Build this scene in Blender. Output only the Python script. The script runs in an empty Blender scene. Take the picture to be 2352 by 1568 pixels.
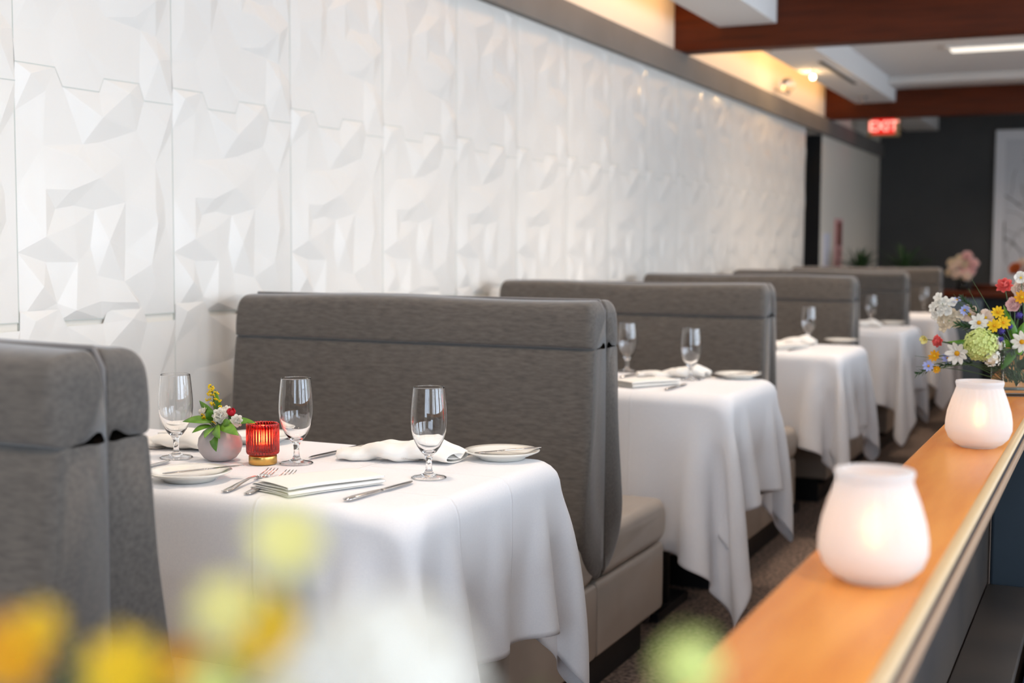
import bpy, bmesh, math, random
import numpy as np
from mathutils import Vector, Matrix, geometry
C = bpy.context.scene
COL = C.collection
# ---------------------------------------------------------------- camera
R = [[0.90667, 0.03452, -0.42043], [0.42181, -0.06241, 0.90453], [0.00499, -0.99745, -0.07115]]
cam_d = bpy.data.cameras.new('camera'); cam = bpy.data.objects.new('camera', cam_d); COL.objects.link(cam)
CAMZ = 1.20
right = Vector((R[0][0], R[1][0], R[2][0])); down = Vector((R[0][1], R[1][1], R[2][1])); fwd = Vector((R[0][2], R[1][2], R[2][2]))
M = Matrix((right, -down, -fwd)).transposed().to_4x4(); M.translation = Vector((0, 0, CAMZ))
cam.matrix_world = M
cam_d.sensor_width = 36; cam_d.lens = 3000 / 2352 * 36; cam_d.clip_start = 0.05; cam_d.clip_end = 60
cam_d.dof.use_dof = True; cam_d.dof.focus_distance = 2.6; cam_d.dof.aperture_fstop = 2.9; cam_d.dof.aperture_blades = 9
C.camera = cam
# ---------------------------------------------------------------- world, exposure
w = bpy.data.worlds.new('world'); C.world = w; w.use_nodes = True
w.node_tree.nodes['Background'].inputs[0].default_value = (0.80, 0.89, 1.0, 1)
w.node_tree.nodes['Background'].inputs[1].default_value = 1.6
C.view_settings.view_transform = 'Standard'; C.view_settings.look = 'None'; C.view_settings.gamma = 1
C.view_settings.exposure = 0.36; C.view_settings.use_curve_mapping = False

def light(name, kind, loc, energy, color, size=0.1, size_y=None, rot=None, spot=None, blend=0.6):
    d = bpy.data.lights.new(name, kind); d.energy = energy; d.color = color
    if kind == 'AREA':
        d.shape = 'RECTANGLE'; d.size = size; d.size_y = size_y or size
    else:
        d.shadow_soft_size = size
    if kind == 'SPOT':
        d.spot_size = spot or 1.5; d.spot_blend = blend
    o = bpy.data.objects.new(name, d); COL.objects.link(o); o.location = loc
    if rot: o.rotation_euler = rot
    return o
PI = math.pi
# daylight through the window wall on the right and the window behind the camera
for y in (-0.6, 1.9, 4.4, 6.9):
    light('window_daylight', 'AREA', (3.62, y, 1.55), 68, (0.68, 0.82, 1.0), 1.9, 1.9, (0, PI / 2, 0))
light('window_daylight', 'AREA', (3.62, 10.6, 1.55), 40, (0.68, 0.82, 1.0), 1.9, 1.9, (0, PI / 2, 0))
light('window_daylight', 'AREA', (0.6, -3.1, 1.55), 66, (0.62, 0.78, 1.0), 3.0, 1.9, (PI / 2, 0, 0))
# warm downlights over booths and aisle; last one added to brighten the far drawing
for x, y, e in ((-1.35, 0.6, 40), (-1.35, 2.2, 46), (-1.35, 4.1, 46), (-1.35, 5.8, 66), (-1.35, 8.8, 62), (-1.35, 10.4, 50), (0.6, 1.0, 40), (0.6, 4.2, 34), (0.6, 9, 26), (-.5, 13.3, 60)):
    light('overhead_spot', 'SPOT', (x, y, 2.62), e, (1.0, 0.80, 0.62), 0.12, spot=2.4, blend=1.0)

def F(px, py, Y):       # a point of the room at depth Y seen towards (px, py)
    v = Vector((px - 1176, py - 784, 3000)); d = right * v.x + down * v.y + fwd * v.z
    t = Y / d.y; return Vector((0, 0, CAMZ)) + d * t
def FD(px, py, dist):
    v = Vector((px - 1176, py - 784, 3000)); d = right * v.x + down * v.y + fwd * v.z
    return Vector((0, 0, CAMZ)) + d * (dist / 3000)
def FZ(px, py, z):
    v = Vector((px - 1176, py - 784, 3000)); d = right * v.x + down * v.y + fwd * v.z
    t = (z - CAMZ) / d.z; return Vector((0, 0, CAMZ)) + d * t

# ---------------------------------------------------------------- materials
def sl(*c): return tuple(((x / 255) / 12.92 if x / 255 <= 0.04045 else ((x / 255 + 0.055) / 1.055) ** 2.4) for x in c) + (1,)
def mat(name, col, rough=0.5, metal=0.0, **kw):
    m = bpy.data.materials.new(name); m.use_nodes = True
    b = m.node_tree.nodes['Principled BSDF']
    b.inputs['Base Color'].default_value = col; b.inputs['Roughness'].default_value = rough; b.inputs['Metallic'].default_value = metal
    for k, v in kw.items():
        b.inputs[k.replace('_', ' ')].default_value = v
    return m
def noise_col(m, c1, c2, scale=8, stretch=(1, 1, 1), detail=6, bump=0.0, bscale=None, lo=0.35, hi=0.65, bdist=0.002):
    nt = m.node_tree; b = nt.nodes['Principled BSDF']
    tc = nt.nodes.new('ShaderNodeTexCoord'); mp = nt.nodes.new('ShaderNodeMapping'); mp.inputs['Scale'].default_value = stretch
    nt.links.new(tc.outputs['Object'], mp.inputs[0])
    n = nt.nodes.new('ShaderNodeTexNoise'); n.inputs['Scale'].default_value = scale; n.inputs['Detail'].default_value = detail
    nt.links.new(mp.outputs[0], n.inputs[0])
    r = nt.nodes.new('ShaderNodeValToRGB'); r.color_ramp.elements[0].color = c1; r.color_ramp.elements[1].color = c2
    r.color_ramp.elements[0].position = lo; r.color_ramp.elements[1].position = hi
    nt.links.new(n.outputs[0], r.inputs[0]); nt.links.new(r.outputs[0], b.inputs['Base Color'])
    if bump:
        n2 = nt.nodes.new('ShaderNodeTexNoise'); n2.inputs['Scale'].default_value = bscale or scale; n2.inputs['Detail'].default_value = 4
        nt.links.new(mp.outputs[0], n2.inputs[0])
        bp = nt.nodes.new('ShaderNodeBump'); bp.inputs['Strength'].default_value = bump; bp.inputs['Distance'].default_value = bdist
        nt.links.new(n2.outputs[0], bp.inputs['Height']); nt.links.new(bp.outputs[0], b.inputs['Normal'])
    return m
MT = {}
MT['panel'] = mat('white_faceted_panel', sl(231, 226, 218), 0.42, Coat_Weight=0.1)
MT['grout'] = mat('panel_joint', sl(196, 199, 190), 0.7)
MT['wallwhite'] = mat('cream_wall', sl(236, 228, 214), 0.7)
MT['wallgrey'] = noise_col(mat('grey_band', sl(150, 145, 138), 0.7), sl(116, 112, 107), sl(124, 120, 115), 3)
MT['charcoal'] = noise_col(mat('charcoal_wall', sl(52, 52, 53), 0.75), sl(66, 67, 68), sl(73, 73, 73), 2)
MT['black'] = mat('black_void', sl(8, 8, 9), 0.8)
MT['plinth'] = mat('black_plinth', sl(24, 24, 28), 0.5)
MT['ceiling'] = mat('white_ceiling', sl(232, 231, 229), 0.8)
MT['carpet'] = noise_col(mat('brown_carpet', sl(90, 72, 62), 0.95), sl(74, 60, 52), sl(158, 136, 122), 70, bump=0.6, bscale=110, bdist=0.004)
MT['mahog'] = noise_col(mat('mahogany', sl(120, 58, 32), 0.5, Specular_IOR_Level=0.22), sl(80, 33, 11), sl(96, 41, 15), 3, (1, 8, 12))
MT['velvet'] = mat('grey_velvet', sl(112, 104, 98), 0.9, Sheen_Weight=0.35, Sheen_Roughness=0.45)
noise_col(MT['velvet'], sl(76, 70, 65), sl(103, 95, 87), 34, (1, 3, 4), 12, bump=0.12, bscale=260, bdist=0.0008, lo=0.25, hi=0.78)
MT['piping'] = mat('grey_piping', sl(108, 103, 100), 0.8, Sheen_Weight=0.3)
MT['leather'] = noise_col(mat('taupe_leather', sl(150, 140, 130), 0.36), sl(172, 161, 149), sl(182, 171, 159), 5, bump=0.08, bscale=60, bdist=0.002)
MT['cloth'] = mat('white_tablecloth', sl(238, 236, 236), 0.85, Sheen_Weight=0.15)
noise_col(MT['cloth'], sl(240, 238, 239), sl(244, 242, 242), 300)
def creases(m, xs, ys):
    nt = m.node_tree; tc = nt.nodes.new('ShaderNodeNewGeometry'); sp_ = nt.nodes.new('ShaderNodeSeparateXYZ'); nt.links.new(tc.outputs['Position'], sp_.inputs[0]); acc = None
    def M_(op, a, b_):
        n = nt.nodes.new('ShaderNodeMath'); n.operation = op
        for i, q in enumerate((a, b_)):
            if hasattr(q, 'links'): nt.links.new(q, n.inputs[i])
            elif q is not None: n.inputs[i].default_value = q
        return n.outputs[0]
    for out, vals in ((sp_.outputs[0], xs), (sp_.outputs[1], ys)):
        for c in vals:
            d = M_('ABSOLUTE', M_('SUBTRACT', out, c), None); k = M_('MAXIMUM', M_('SUBTRACT', 1.0, M_('DIVIDE', d, .005)), 0.0)
            acc = k if acc is None else M_('ADD', acc, k)
    bp = nt.nodes.new('ShaderNodeBump'); bp.inputs['Strength'].default_value = .8; bp.inputs['Distance'].default_value = .0016
    nt.links.new(acc, bp.inputs['Height']); nt.links.new(bp.outputs[0], nt.nodes['Principled BSDF'].inputs['Normal'])
creases(MT['cloth'], (-1.71, -1.36, -2.06), (2.24, 4.08, 5.80, 7.58, 9.31, 2.02, 4.26))
MT['napkin'] = mat('white_napkin', sl(244, 240, 233), 0.85)
MT['china'] = mat('white_china', sl(240, 236, 226), 0.12, Coat_Weight=0.5)
MT['steel'] = mat('polished_steel', sl(205, 200, 196), 0.14, 1.0)
MT['gold'] = mat('brushed_gold', sl(214, 172, 96), 0.28, 1.0)
MT['concrete'] = noise_col(mat('mauve_stone', sl(186, 177, 176), 0.7), sl(176, 167, 167), sl(190, 181, 180), 20)
MT['wood'] = noise_col(mat('honey_wood', sl(214, 146, 72), 0.26, Specular_IOR_Level=0.35), sl(212, 126, 48), sl(232, 152, 66), 2.2, (9, 1, 9), 8)
MT['nosing'] = mat('pale_wood_nosing', sl(206, 174, 130), 0.35)
MT['nosingdark'] = mat('dark_bronze_strip', sl(70, 64, 66), 0.35, 0.4)
MT['navy'] = noise_col(mat('navy_vinyl', sl(40, 52, 62), 0.5), sl(38, 49, 58), sl(46, 58, 68), 3)
MT['blue'] = mat('blue_fabric', sl(44, 78, 118), 0.8)
MT['darkbrown'] = noise_col(mat('dark_brown_vinyl', sl(72, 64, 58), 0.4), sl(62, 56, 52), sl(80, 70, 62), 4)
MT['leaf'] = noise_col(mat('green_leaf', sl(66, 110, 30), 0.4), sl(70, 122, 24), sl(118, 164, 48), 30)
MT['darkleaf'] = noise_col(mat('dark_green_leaf', sl(40, 70, 34), 0.5), sl(34, 62, 34), sl(58, 90, 48), 30)
MT['stem'] = mat('green_stem', sl(70, 96, 50), 0.5)
MT['bulbglow'] = None
def petal(name, c, tr=0.15):
    m = mat(name, c, 0.6); nt = m.node_tree; t_ = nt.nodes.new('ShaderNodeBsdfTranslucent'); t_.inputs[0].default_value = c
    x_ = nt.nodes.new('ShaderNodeMixShader'); x_.inputs[0].default_value = .42
    nt.links.new(nt.nodes['Principled BSDF'].outputs[0], x_.inputs[1]); nt.links.new(t_.outputs[0], x_.inputs[2]); nt.links.new(x_.outputs[0], nt.nodes['Material Output'].inputs[0])
    return m
MT['pwhite'] = petal('white_petal', sl(255, 252, 244)); MT['pcream'] = petal('cream_petal', sl(248, 236, 212))
MT['pyellow'] = petal('yellow_petal', sl(255, 222, 40)); MT['ppale'] = petal('pale_yellow_petal', sl(252, 244, 170))
MT['pgold'] = petal('golden_petal', sl(246, 186, 20)); MT['pcoral'] = petal('coral_petal', sl(252, 132, 124))
MT['ppink'] = petal('pink_petal', sl(255, 224, 220)); MT['ppeach'] = petal('peach_petal', sl(255, 240, 226))
MT['pred'] = petal('crimson_petal', sl(222, 40, 62)); MT['pviolet'] = petal('violet_petal', sl(96, 80, 170))
MT['pblue'] = petal('pale_blue_petal', sl(208, 214, 252)); MT['plime'] = petal('lime_petal', sl(242, 248, 172))
MT['pgoldenrod'] = petal('goldenrod_yellow', sl(250, 222, 30)); MT['porange'] = petal('orange_petal', sl(226, 130, 70))
def glassmat(name, col=(1, 1, 1, 1), rough=0.0, ior=1.5):
    m = mat(name, col, rough, 0, IOR=ior); m.node_tree.nodes['Principled BSDF'].inputs['Transmission Weight'].default_value = 1.0; return m
MT['glass'] = glassmat('clear_glass')
MT['vaseglass'] = glassmat('clear_vase_glass', sl(238, 246, 242))
MT['redglass'] = glassmat('ruby_glass', sl(206, 56, 50), 0.02)
MT['paneglass'] = glassmat('window_glass', rough=0.0, ior=1.05)
def emis(name, col, s):
    m = bpy.data.materials.new(name); m.use_nodes = True; nt = m.node_tree; nt.nodes.clear()
    e = nt.nodes.new('ShaderNodeEmission'); e.inputs[0].default_value = col; e.inputs[1].default_value = s
    o = nt.nodes.new('ShaderNodeOutputMaterial'); nt.links.new(e.outputs[0], o.inputs[0]); return m
MT['flame'] = emis('flame', (1.0, 0.46, 0.16, 1), 11)
MT['redflame'] = emis('candle_flame', (1.0, 0.70, 0.25, 1), 150)
MT['bulb'] = emis('lit_bulb', (1.0, 0.72, 0.40, 1), 16)
MT['strip'] = emis('lit_diffuser', (1.0, 0.90, 0.78, 1), 1.1)
MT['exitred'] = emis('exit_red', (1.0, 0.02, 0.012, 1), 0.75)
MT['exitlight'] = emis('exit_letters', (1.0, 0.30, 0.24, 1), 1.8)
# translucent frosted glass of the candle holders
fm = bpy.data.materials.new('frosted_white_glass'); fm.use_nodes = True; nt = fm.node_tree; b = nt.nodes['Principled BSDF']
b.inputs['Base Color'].default_value = sl(238, 238, 238); b.inputs['Roughness'].default_value = 0.55; b.inputs['Transmission Weight'].default_value = 0.42; b.inputs['IOR'].default_value = 1.25
tr = nt.nodes.new('ShaderNodeBsdfTranslucent'); tr.inputs[0].default_value = sl(244, 242, 240)
mx = nt.nodes.new('ShaderNodeMixShader'); mx.inputs[0].default_value = 0.28
nt.links.new(b.outputs[0], mx.inputs[1]); nt.links.new(tr.outputs[0], mx.inputs[2]); nt.links.new(mx.outputs[0], nt.nodes['Material Output'].inputs[0])
MT['frost'] = fm
MT['wax'] = mat('candle_wax', sl(246, 238, 220), 0.5)

# ---------------------------------------------------------------- helpers
def mesh(name, verts, faces, m, parent=None, smooth=True, mats=None, fm=None, recalc=True):
    me = bpy.data.meshes.new(name); me.from_pydata([tuple(v) for v in verts], [], faces)
    for x in (mats or [m]): me.materials.append(x)
    if fm: me.polygons.foreach_set('material_index', fm)
    if smooth: me.polygons.foreach_set('use_smooth', [True] * len(me.polygons))
    if recalc:
        bm = bmesh.new(); bm.from_mesh(me); bmesh.ops.recalc_face_normals(bm, faces=bm.faces); bm.to_mesh(me); bm.free()
    me.update()
    o = bpy.data.objects.new(name, me); COL.objects.link(o)
    if parent: o.parent = parent
    return o
def tag(o, label=None, cat=None, group=None, kind=None):
    if label: o['label'] = label
    if cat: o['category'] = cat
    if group: o['group'] = group
    if kind: o['kind'] = kind
    return o
def thing(name, label, cat, loc=(0, 0, 0), rz=0, group=None):
    o = bpy.data.objects.new(name, None); COL.objects.link(o); o.location = loc; o.rotation_euler = (0, 0, rz)
    o.empty_display_size = 0.05
    return tag(o, label, cat, group)
def kids(o): return [c for c in COL.objects if c.parent == o]
def dup(o, parent=None, loc=None, rz=None, label=None):
    c = o.copy(); COL.objects.link(c); c.parent = parent
    for ch in kids(o): dup(ch, c)
    if loc is not None: c.location = loc
    if rz is not None: c.rotation_euler = (0, 0, rz)
    if label: c['label'] = label
    return c
class MB:
    def __init__(s): s.v = []; s.f = []; s.m = []
    def add(s, v, f, mi=0):
        n = len(s.v); s.v += [tuple(x) for x in v]; s.f += [tuple(i + n for i in q) for q in f]; s.m += [mi] * len(f); return s
    def box(s, a, b, mi=0):
        x0, y0, z0 = a; x1, y1, z1 = b
        return s.add([(x0, y0, z0), (x1, y0, z0), (x1, y1, z0), (x0, y1, z0), (x0, y0, z1), (x1, y0, z1), (x1, y1, z1), (x0, y1, z1)],
                     [(0, 3, 2, 1), (4, 5, 6, 7), (0, 1, 5, 4), (1, 2, 6, 5), (2, 3, 7, 6), (3, 0, 4, 7)], mi)
    def lathe(s, prof, n=48, at=(0, 0, 0), rf=None, mi=0):
        v = []; f = []; k = len(prof)
        for i in range(n):
            a = 2 * PI * i / n
            for j, (r, z) in enumerate(prof):
                rr = r * (rf(a, z) if rf else 1)
                v.append((at[0] + rr * math.cos(a), at[1] + rr * math.sin(a), at[2] + z))
        for i in range(n):
            i2 = (i + 1) % n
            for j in range(k - 1): f.append((i * k + j, i2 * k + j, i2 * k + j + 1, i * k + j + 1))
        return s.add(v, f, mi)
    def tube(s, pts, r, n=8, mi=0):
        pts = [Vector(p) for p in pts]; v = []; f = []
        rs = r if isinstance(r, (list, tuple)) else [r] * len(pts)
        up = Vector((0, 0, 1)); t0 = (pts[1] - pts[0]).normalized()
        if abs(t0.z) > 0.9: up = Vector((1, 0, 0))
        a = t0.cross(up).normalized()
        for i, p in enumerate(pts):
            t = (pts[min(i + 1, len(pts) - 1)] - pts[max(i - 1, 0)]).normalized()
            a = (a - t * a.dot(t)).normalized(); b = t.cross(a)
            for k in range(n):
                th = 2 * PI * k / n; v.append(p + (a * math.cos(th) + b * math.sin(th)) * rs[i])
        for i in range(len(pts) - 1):
            for k in range(n):
                k2 = (k + 1) % n; f.append((i * n + k, i * n + k2, (i + 1) * n + k2, (i + 1) * n + k))
        f.append(tuple(range(n - 1, -1, -1))); f.append(tuple((len(pts) - 1) * n + k for k in range(n)))
        return s.add(v, f, mi)
    def ball(s, c, r, n=10, sc=(1, 1, 1), mi=0):
        v = [(c[0], c[1], c[2] + r * sc[2])]; f = []; h = max(4, n // 2)
        for j in range(1, h):
            ph = PI * j / h
            for i in range(n):
                th = 2 * PI * i / n; v.append((c[0] + r * sc[0] * math.sin(ph) * math.cos(th), c[1] + r * sc[1] * math.sin(ph) * math.sin(th), c[2] + r * sc[2] * math.cos(ph)))
        v.append((c[0], c[1], c[2] - r * sc[2]))
        for i in range(n): f.append((0, 1 + i, 1 + (i + 1) % n))
        for j in range(h - 2):
            for i in range(n): a = 1 + j * n; f.append((a + i, a + n + i, a + n + (i + 1) % n, a + (i + 1) % n))
        a = 1 + (h - 2) * n; L = len(v) - 1
        for i in range(n): f.append((a + i, L, a + (i + 1) % n))
        return s.add(v, f, mi)
    def build(s, name, m, parent=None, smooth=True, mats=None, bevel=0, seg=2, sub=0, solid=0, auto=False):
        o = mesh(name, s.v, s.f, m, parent, smooth, mats, s.m if mats else None)
        if bevel:
            mo = o.modifiers.new('bevel', 'BEVEL'); mo.width = bevel; mo.segments = seg; mo.limit_method = 'ANGLE'
        if solid:
            mo = o.modifiers.new('solid', 'SOLIDIFY'); mo.thickness = solid; mo.offset = 0
        if sub:
            mo = o.modifiers.new('sub', 'SUBSURF'); mo.levels = sub; mo.render_levels = sub
        return o
def grid_faces(nu, nv, off=0):
    return [(off + i * nv + j, off + (i + 1) * nv + j, off + (i + 1) * nv + j + 1, off + i * nv + j + 1) for i in range(nu - 1) for j in range(nv - 1)]
def boxo(name, a, b, m, parent=None, bevel=0, seg=2):
    return MB().box(a, b).build(name, m, parent, smooth=bool(bevel), bevel=bevel, seg=seg)
def struct(o): return tag(o, kind='structure')

# ---------------------------------------------------------------- room shell
WX = -2.42
struct(boxo('floor', (-2.6, -3.2, -0.1), (3.8, 14.9, 0), MT['carpet']))
struct(boxo('ceiling', (-2.6, -3.2, 2.65), (3.8, 14.9, 2.75), MT['ceiling']))
struct(boxo('wall_far', (-2.6, 14.70, 0), (3.8, 14.85, 2.65), MT['charcoal']))
wr = MB()                       # right wall: piers, sill and head around the window openings
wins = [(-1.6, 0.4), (0.9, 2.9), (3.4, 5.4), (5.9, 7.9), (9.6, 11.6)]
ys = [-3.2] + [v for p in wins for v in p] + [14.9]
for i in range(0, len(ys), 2): wr.box((3.5, ys[i], 0), (3.6, ys[i + 1], 2.65))
for a, b2 in wins: wr.box((3.5, a, 0), (3.6, b2, 0.55)); wr.box((3.5, a, 2.5), (3.6, b2, 2.65))
struct(wr.build('wall_right', MT['wallwhite'], smooth=False))
wb = MB().box((-2.6, -3.1, 0), (-1.0, -3.0, 2.65)).box((2.2, -3.1, 0), (3.8, -3.0, 2.65)).box((-1.0, -3.1, 0), (2.2, -3.0, 0.55)).box((-1.0, -3.1, 2.5), (2.2, -3.0, 2.65))
struct(wb.build('wall_back', MT['wallwhite'], smooth=False))
for k in range(len(wins) + 1):
    a, b2 = wins[k] if k < len(wins) else (None, None)
    e = bpy.data.objects.new('window_%d' % (k + 1), None); COL.objects.link(e); tag(e, kind='structure')
    fr = MB(); bl = MB()
    if k < len(wins):
        for y in (a, (a + b2) / 2 - 0.025, b2 - 0.05): fr.box((3.50, y, 0.55), (3.56, y + 0.05, 2.5))
        for z in (0.55, 2.45): fr.box((3.50, a, z), (3.56, b2, z + 0.05))
        n = 13
        for i in range(n):
            y = a + 0.08 + (b2 - a - 0.16) * i / (n - 1); bl.box((3.36, y - 0.004, 0.60), (3.46, y + 0.004, 2.48))
    else:
        for x in (-1.0, 0.05, 1.1, 2.15): fr.box((x, -3.06, 0.55), (x + 0.05, -3.0, 2.5))
        for z in (0.55, 2.45): fr.box((-1.0, -3.06, z), (2.2, -3.0, z + 0.05))
    fr.build('window_frame', MT['plinth'], e, False)
    if bl.v: bl.build('vertical_blind', MT['wallwhite'], e, False)

# faceted left wall: one repeating relief tile, 0.575 m x 0.6 m
L_ = [(0, .838), (0, .527), (0, .273), (0, .054)]
TOP = [(0, 1.034), (.226, 1.036), (.27, .962), (.495, .963), (.525, 1.023), (.76, 1.027), (.794, .954), (1, .957)]
BOT = [(0, -.01), (.23, -.012), (.491, -.015), (.767, -.01), (1, -.01)]
HUB = [(.153, .711), (.74, .816), (.216, .454), (.326, .471), (.458, .456), (.652, .279), (.158, .233), (.219, .061), (.467, .173), (.745, .058), (.869, .675), (.937, .51), (.428, .298), (.943, .397), (.391, .732), (.503, .749)]
PEAK = [(.166, .933), (.154, .534), (.342, .682), (.499, .854), (.298, .535), (.337, .232), (.124, .133), (.634, .145), (.819, .218), (.856, .116), (.647, .681), (.142, .338), (.321, .391), (.65, .495), (.478, .595), (.848, .461), (.478, .062), (.311, .029), (.565, .054), (.714, .049), (.945, .852), (.676, .977), (.076, .994), (.528, .322), (.863, .411)]
random.seed(5)
HB = [random.uniform(0, .003) for _ in HUB]; HP = [random.uniform(.006, .015) for _ in PEAK]
def tile(flip):
    if not flip:
        poly = [(u, v, 0) for u, v in BOT] + [(1, v, 0) for u, v in reversed(L_)] + [(u, v, 0.004) for u, v in reversed(TOP)] + [(0, v, 0) for u, v in L_]
        ins = [(u, v, h) for (u, v), h in zip(HUB, HB)] + [(u, v, h) for (u, v), h in zip(PEAK, HP)]
    else:
        bot = [(u, v - 1, 0.004) for u, v in TOP]; top = [(u, 1 + v + 0.0, 0) for u, v in BOT]
        lv = [(0, 1 - v) for u, v in L_]       # rises
        poly = bot + [(1, v, 0) for _, v in sorted(lv, key=lambda q: q[1])] + list(reversed(top)) + [(0, v, 0) for _, v in sorted(lv, key=lambda q: -q[1])]
        ins = [((u * .97 + .37) % .94 + .03, 1 - v, h) for (u, v), h in zip(HUB, HB)] + [((u * .97 + .37) % .94 + .03, 1 - v, h) for (u, v), h in zip(PEAK, HP)]
        ins = [q for q in ins if 0.06 < q[1] < 0.94]
    pts = poly + ins; hm = {}
    vs, es, fs, ov, oe, of = geometry.delaunay_2d_cdt([Vector((p[0], p[1])) for p in pts], [], [tuple(range(len(poly)))], 1, 1e-5)
    hh = [max((pts[j][2] for j in o_), default=0) for o_ in ov]
    return [(v.x, v.y, h) for v, h in zip(vs, hh)], [tuple(f) for f in fs]
TA, TB = tile(False), tile(True)
wl = MB()
Y0, TW, TH = 2.362, .575, .6
for k in range(-4, 15):
    for r, T in ((-1, TB), (0, TA), (1, TB)):
        if r == -1:
            T = ([(u, v, h) for u, v, h in TA[0]], TA[1]); zz = 0.42
        else: zz = 1.02 + r * TH
        vs = [(WX + h + 0.004, Y0 + (k + u) * TW, zz + v * TH) for u, v, h in T[0]]
        if r == 1: vs = [(x, y, min(z, 2.212)) for x, y, z in vs]
        wl.add(vs, [tuple(reversed(f)) for f in T[1]])
    for y in (Y0 + k * TW,): wl.box((WX, y - .0011, .42), (WX + .0052, y + .0011, 2.21), 1)
for j in range(len(BOT) - 1):
    for k in range(-4, 15):
        (u, v), (u2, v2) = BOT[j], BOT[j + 1]; y, y2 = Y0 + (k + u) * TW, Y0 + (k + u2) * TW; z, z2 = 1.02 + v * TH, 1.02 + v2 * TH
        wl.add([(WX + .0055, y, z - .0012), (WX + .0055, y2, z2 - .0012), (WX + .0055, y2, z2 + .0012), (WX + .0055, y, z + .0012)], [(0, 1, 2, 3)], 1)
for j in range(len(TOP) - 1):
    for k in range(-4, 15):
        (u, v), (u2, v2) = TOP[j], TOP[j + 1]; y, y2 = Y0 + (k + u) * TW, Y0 + (k + u2) * TW; z, z2 = 1.02 + v * TH, 1.02 + v2 * TH
        wl.add([(WX + .0088, y, z - .0012), (WX + .0088, y2, z2 - .0012), (WX + .0088, y2, z2 + .0012), (WX + .0088, y, z + .0012)], [(0, 1, 2, 3)], 1)
# plain parts of the same wall
wl.box((WX - .12, -3.0, 0), (WX, Y0 - 4 * TW, 2.65), 2)
wl.box((WX - .12, Y0 - 4 * TW, 0), (WX, 10.99, 2.65), 2)
wl.box((WX - .12, 10.99, 2.21), (WX, 14.7, 2.65), 2); wl.box((WX - .12, 11.64, 0), (WX, 14.7, 2.21), 2)
struct(wl.build('wall_left', None, smooth=False, mats=[MT['panel'], MT['grout'], MT['wallwhite']]))
struct(boxo('door_1', (WX - .7, 10.99, 0), (WX - .6, 11.64, 2.21), MT['black']))  # black slab stands in for the dark depth of the opening
dk = MB().box((WX - .6, 10.95, 0), (WX - .12, 10.99, 2.21)).box((WX - .6, 11.64, 0), (WX - .12, 11.68, 2.21)).box((WX - .6, 10.95, 2.21), (WX - .12, 11.68, 2.25)).box((WX - .2, 11.625, 0), (WX + .002, 11.645, 2.208))
struct(dk.build('trim_1', MT['black'], smooth=False))  # lining painted black so the jamb looks as dark as the recess
struct(boxo('trim_2', (WX, -3.0, 2.21), (WX + .045, 14.7, 2.35), MT['wallgrey']))
# beams, boxed ducts
tag(boxo('wooden_beam', (WX, 7.44, 2.35), (3.5, 7.58, 2.65), MT['mahog'], bevel=.004), 'dark mahogany beam crossing the ceiling, the nearer and larger one in the photo', 'beam')
tag(boxo('wooden_beam', (WX, 11.75, 2.35), (3.5, 11.89, 2.65), MT['mahog'], bevel=.004), 'dark mahogany ceiling beam farther back, just above the lit exit sign', 'beam')
BX = (-2.15, -1.815, 2.48, 2.65)
for (a, b2), lb in zip(((-3.0, 7.44), (7.58, 11.75), (11.89, 14.7)), ('white boxed duct under the ceiling ending at the nearer wooden beam', 'white boxed duct between the two wooden beams with a slot vent', 'white boxed duct beyond the farther beam, running to the charcoal wall')):
    tag(boxo('boxed_duct', (BX[0], a, BX[2]), (BX[1], b2, BX[3]), MT['ceiling']), lb, 'duct')
vt = thing('slot_vent', 'narrow dark slot vent in the underside of the white duct', 'vent', (-1.90, 9.7, 2.478))
boxo('vent_slot', (-.02, -.65, -.002), (.02, .65, .0015), MT['plinth'], vt); MB().box((-.03, -.66, -.003), (-.02, .66, .0015)).box((.02, -.66, -.003), (.03, .66, .0015)).build('vent_frame', MT['ceiling'], vt, False)
tag(boxo('ceiling_ledge', (-1.815, 11.35, 2.585), (3.5, 11.75, 2.65), MT['ceiling'], bevel=.01), 'white stepped ledge on the ceiling in front of the farther beam', 'ceiling ledge')
ls = thing('ceiling_light', 'long lit ceiling light panel at the upper right edge', 'ceiling light', (0.2, 9.9, 2.63))
boxo('light_frame', (-1.38, -.10, 0), (1.4, .10, .02), MT['ceiling'], ls); boxo('diffuser', (-1.35, -.075, -.012), (1.37, .075, 0), MT['strip'], ls)
def sprinkler(p, lb):
    s = thing('sprinkler_head', lb, 'sprinkler', p)
    MB().lathe([(0, 0), (.035, 0), (.035, -.006), (.012, -.012), (0.0001, -.012)], 20).build('escutcheon', MT['steel'], s)
    MB().tube([(0, 0, -.01), (0, 0, -.05)], .008).lathe([(0.0001, -.05), (.02, -.05), (.02, -.054), (0.0001, -.054)], 12).build('deflector', MT['steel'], s)
p = FZ(1985, 222, 2.48); sprinkler((-2.0, p.y, 2.48), 'small metal sprinkler under the duct just before the farther beam')
p = FZ(1818, 118, 2.48); sprinkler((-2.02, 8.1, 2.48), 'small metal sprinkler under the duct right behind the nearer beam')
sprinkler((-2.02, 13.4, 2.48), 'small dark sprinkler under the duct beside the exit sign')
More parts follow.
